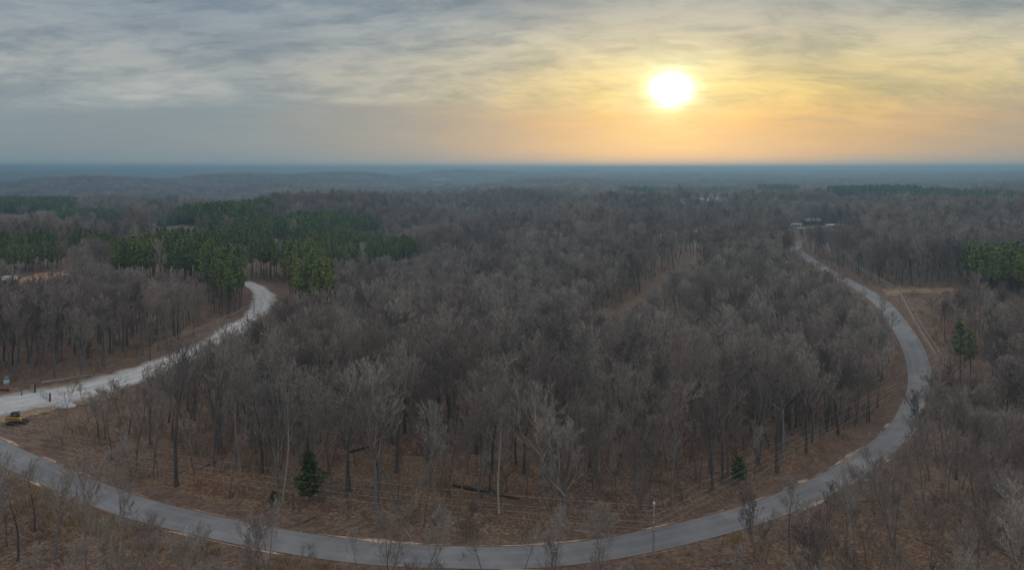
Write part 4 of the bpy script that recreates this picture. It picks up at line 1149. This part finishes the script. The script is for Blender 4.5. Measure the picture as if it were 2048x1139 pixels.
# tank and red beam at the yard edge
x, y = at(13, 768); t = empty('storage_tank', (x, y, H0(x, y)))
b = MB(); b.tube([(0, 0, 0), (0, 0, .05), (0, 0, .9), (0, 0, .95)], [.5, .55, .55, .5], 14); b.build('tank', M_white, t, True)
b = MB(); b.tube([(0, 0, .952), (0, 0, 1.35), (0, 0, 1.6), (0, 0, 1.7)], [.54, .5, .3, .1], 14); b.build('lid', M_teal, t, True); tag(t, 'small white tank with a teal top at the forest edge', 'tank')
x, y = at(4, 781); t = empty('steel_beam', (x, y, H0(x, y)), R(-6)); b = MB(); b.box((0, 0, .42), (3.2, .22, .05)); b.box((0, 0, .25), (3.2, .06, .29)); b.box((0, 0, .08), (3.2, .22, .05)); b.build('beam', M_red, t)
b = MB(); b.box((1.3, 0, .02), (.3, .6, .07)); b.box((-1.3, 0, .02), (.3, .6, .07)); b.build('bearer', M_woodp, t); tag(t, 'dark red steel beam lying by the gravel yard', 'beam')

# far houses
def house(px, py, L, W, Hh, rz, mw, mr, lab, pitch=.45, nw=3):
    x, y = at(px, py); t = empty('house', (x, y, H0(x, y)), rz)
    b = MB(); b.box((0, 0, Hh/2-.3), (L, W, Hh+.6)); g = W/2*pitch
    for s in (-1, 1): b.add([(s*L/2, -W/2, Hh), (s*L/2, W/2, Hh), (s*L/2, 0, Hh+g)], [(0, 1, 2)])
    b.build('wall', mw, t)
    b = MB(); e = .5; th = .18; zE = Hh-e*pitch
    b.add([(-L/2-e, -W/2-e, zE), (L/2+e, -W/2-e, zE), (L/2+e, 0, Hh+g+.02), (-L/2-e, 0, Hh+g+.02), (-L/2-e, -W/2-e, zE+th), (L/2+e, -W/2-e, zE+th), (L/2+e, 0, Hh+g+th), (-L/2-e, 0, Hh+g+th)],
          [(0, 3, 2, 1), (4, 5, 6, 7), (0, 1, 5, 4), (1, 2, 6, 5), (3, 0, 4, 7)])
    b.add([(L/2+e, W/2+e, zE), (-L/2-e, W/2+e, zE), (-L/2-e, 0, Hh+g+.02), (L/2+e, 0, Hh+g+.02), (L/2+e, W/2+e, zE+th), (-L/2-e, W/2+e, zE+th), (-L/2-e, 0, Hh+g+th), (L/2+e, 0, Hh+g+th)],
          [(0, 3, 2, 1), (4, 5, 6, 7), (0, 1, 5, 4), (1, 2, 6, 5), (3, 0, 4, 7)])
    rf = b.build('roof', mr, t)
    b = MB(); b.box((L*.2, W*.15, Hh+g+.2), (.7, .7, 1.4)); b.build('chimney', M_wallb, rf)
    for k in range(nw):
        xx = -L/2+L*(k+1)/(nw+1)
        if k == nw//2: b = MB(); b.box((xx, -W/2-.02, 1.05), (1.0, .06, 2.1)); b.build('door', M_woodp, t)
        else:
            b = MB(); b.box((xx, -W/2-.02, 1.6), (1.3, .06, 1.2)); b.build('window', M_glass, t)
    tag(t, lab, 'house')
house(1622, 449, 15, 8, 3.4, R(12), M_wallb, M_roofm, 'large distant house with a pale metal roof beyond the paved road')
house(1592, 455, 7, 4.5, 2.5, R(-5), M_wallw, M_roofm, 'small white distant outbuilding left of the large pale roofed house', .3)
house(1668, 456, 12, 4.5, 2.3, R(3), M_wallw, M_roofm, 'long low white distant building right of the large pale roofed house', .25, 5)
house(1762, 446, 9, 6, 2.8, R(3), M_wallw, M_roofm, 'tiny white distant shed apart in the woods beyond the road', .3)
house(250, 446, 16, 9, 4.0, R(20), M_wallw, M_roofg, 'distant house with slate grey roof between the pine plantations', .5)
house(11, 571, 8, 5, 2.6, R(25), M_wallb, M_roofm, 'small pale roofed shed by the orange bare soil', .4)
# mast on the horizon
def mast(px, dd, h, lab):
    x = (px-1024)/F*dd; t = empty('radio_mast', (x, dd, H0(x, dd)))
    b = MB(); n = 10
    for k in range(3):
        a = k*2.094; b.tube([(math.cos(a)*3, math.sin(a)*3, 0), (math.cos(a)*1.6, math.sin(a)*1.6, h/2), (math.cos(a)*.6, math.sin(a)*.6, h)], .6, 5)
    for j in range(n):
        z = h*j/n; r_ = 3-2.4*j/n
        for k in range(3):
            a, c = k*2.094, (k+1)*2.094; b.tube([(math.cos(a)*r_, math.sin(a)*r_, z), ((math.cos(a)+math.cos(c))*r_/2, (math.sin(a)+math.sin(c))*r_/2, z+h/n/2), (math.cos(c)*r_, math.sin(c)*r_, z+h/n)], .3, 4)
    b.build('lattice', M_steel, t); b = MB(); b.tube([(0, 0, h), (0, 0, h+1.5), (0, 0, h+3)], 1.8, 10); b.build('antenna', M_steel, t); tag(t, lab, 'mast')
mast(1580, 6500, 46, 'tiny lattice radio mast on the horizon right of the sun')

# ------------------------------------------------------------------ haze
def haze():
    m = bpy.data.materials.new('haze'); m.use_nodes = True; N = NT(m.node_tree); N.n.clear()
    pv = N.node('ShaderNodeVolumePrincipled'); pv.inputs['Color'].default_value = (.20, .345, .485, 1); pv.inputs['Density'].default_value = 3.6e-4; pv.inputs['Anisotropy'].default_value = .4
    out = N.node('ShaderNodeOutputMaterial'); N.l.new(pv.outputs[0], out.inputs['Volume'])
    b = MB(); b.box((0, 0, -16), (46000, 46000, 168)); o = b.build('haze', m); tag(o, kind='stuff')
haze()
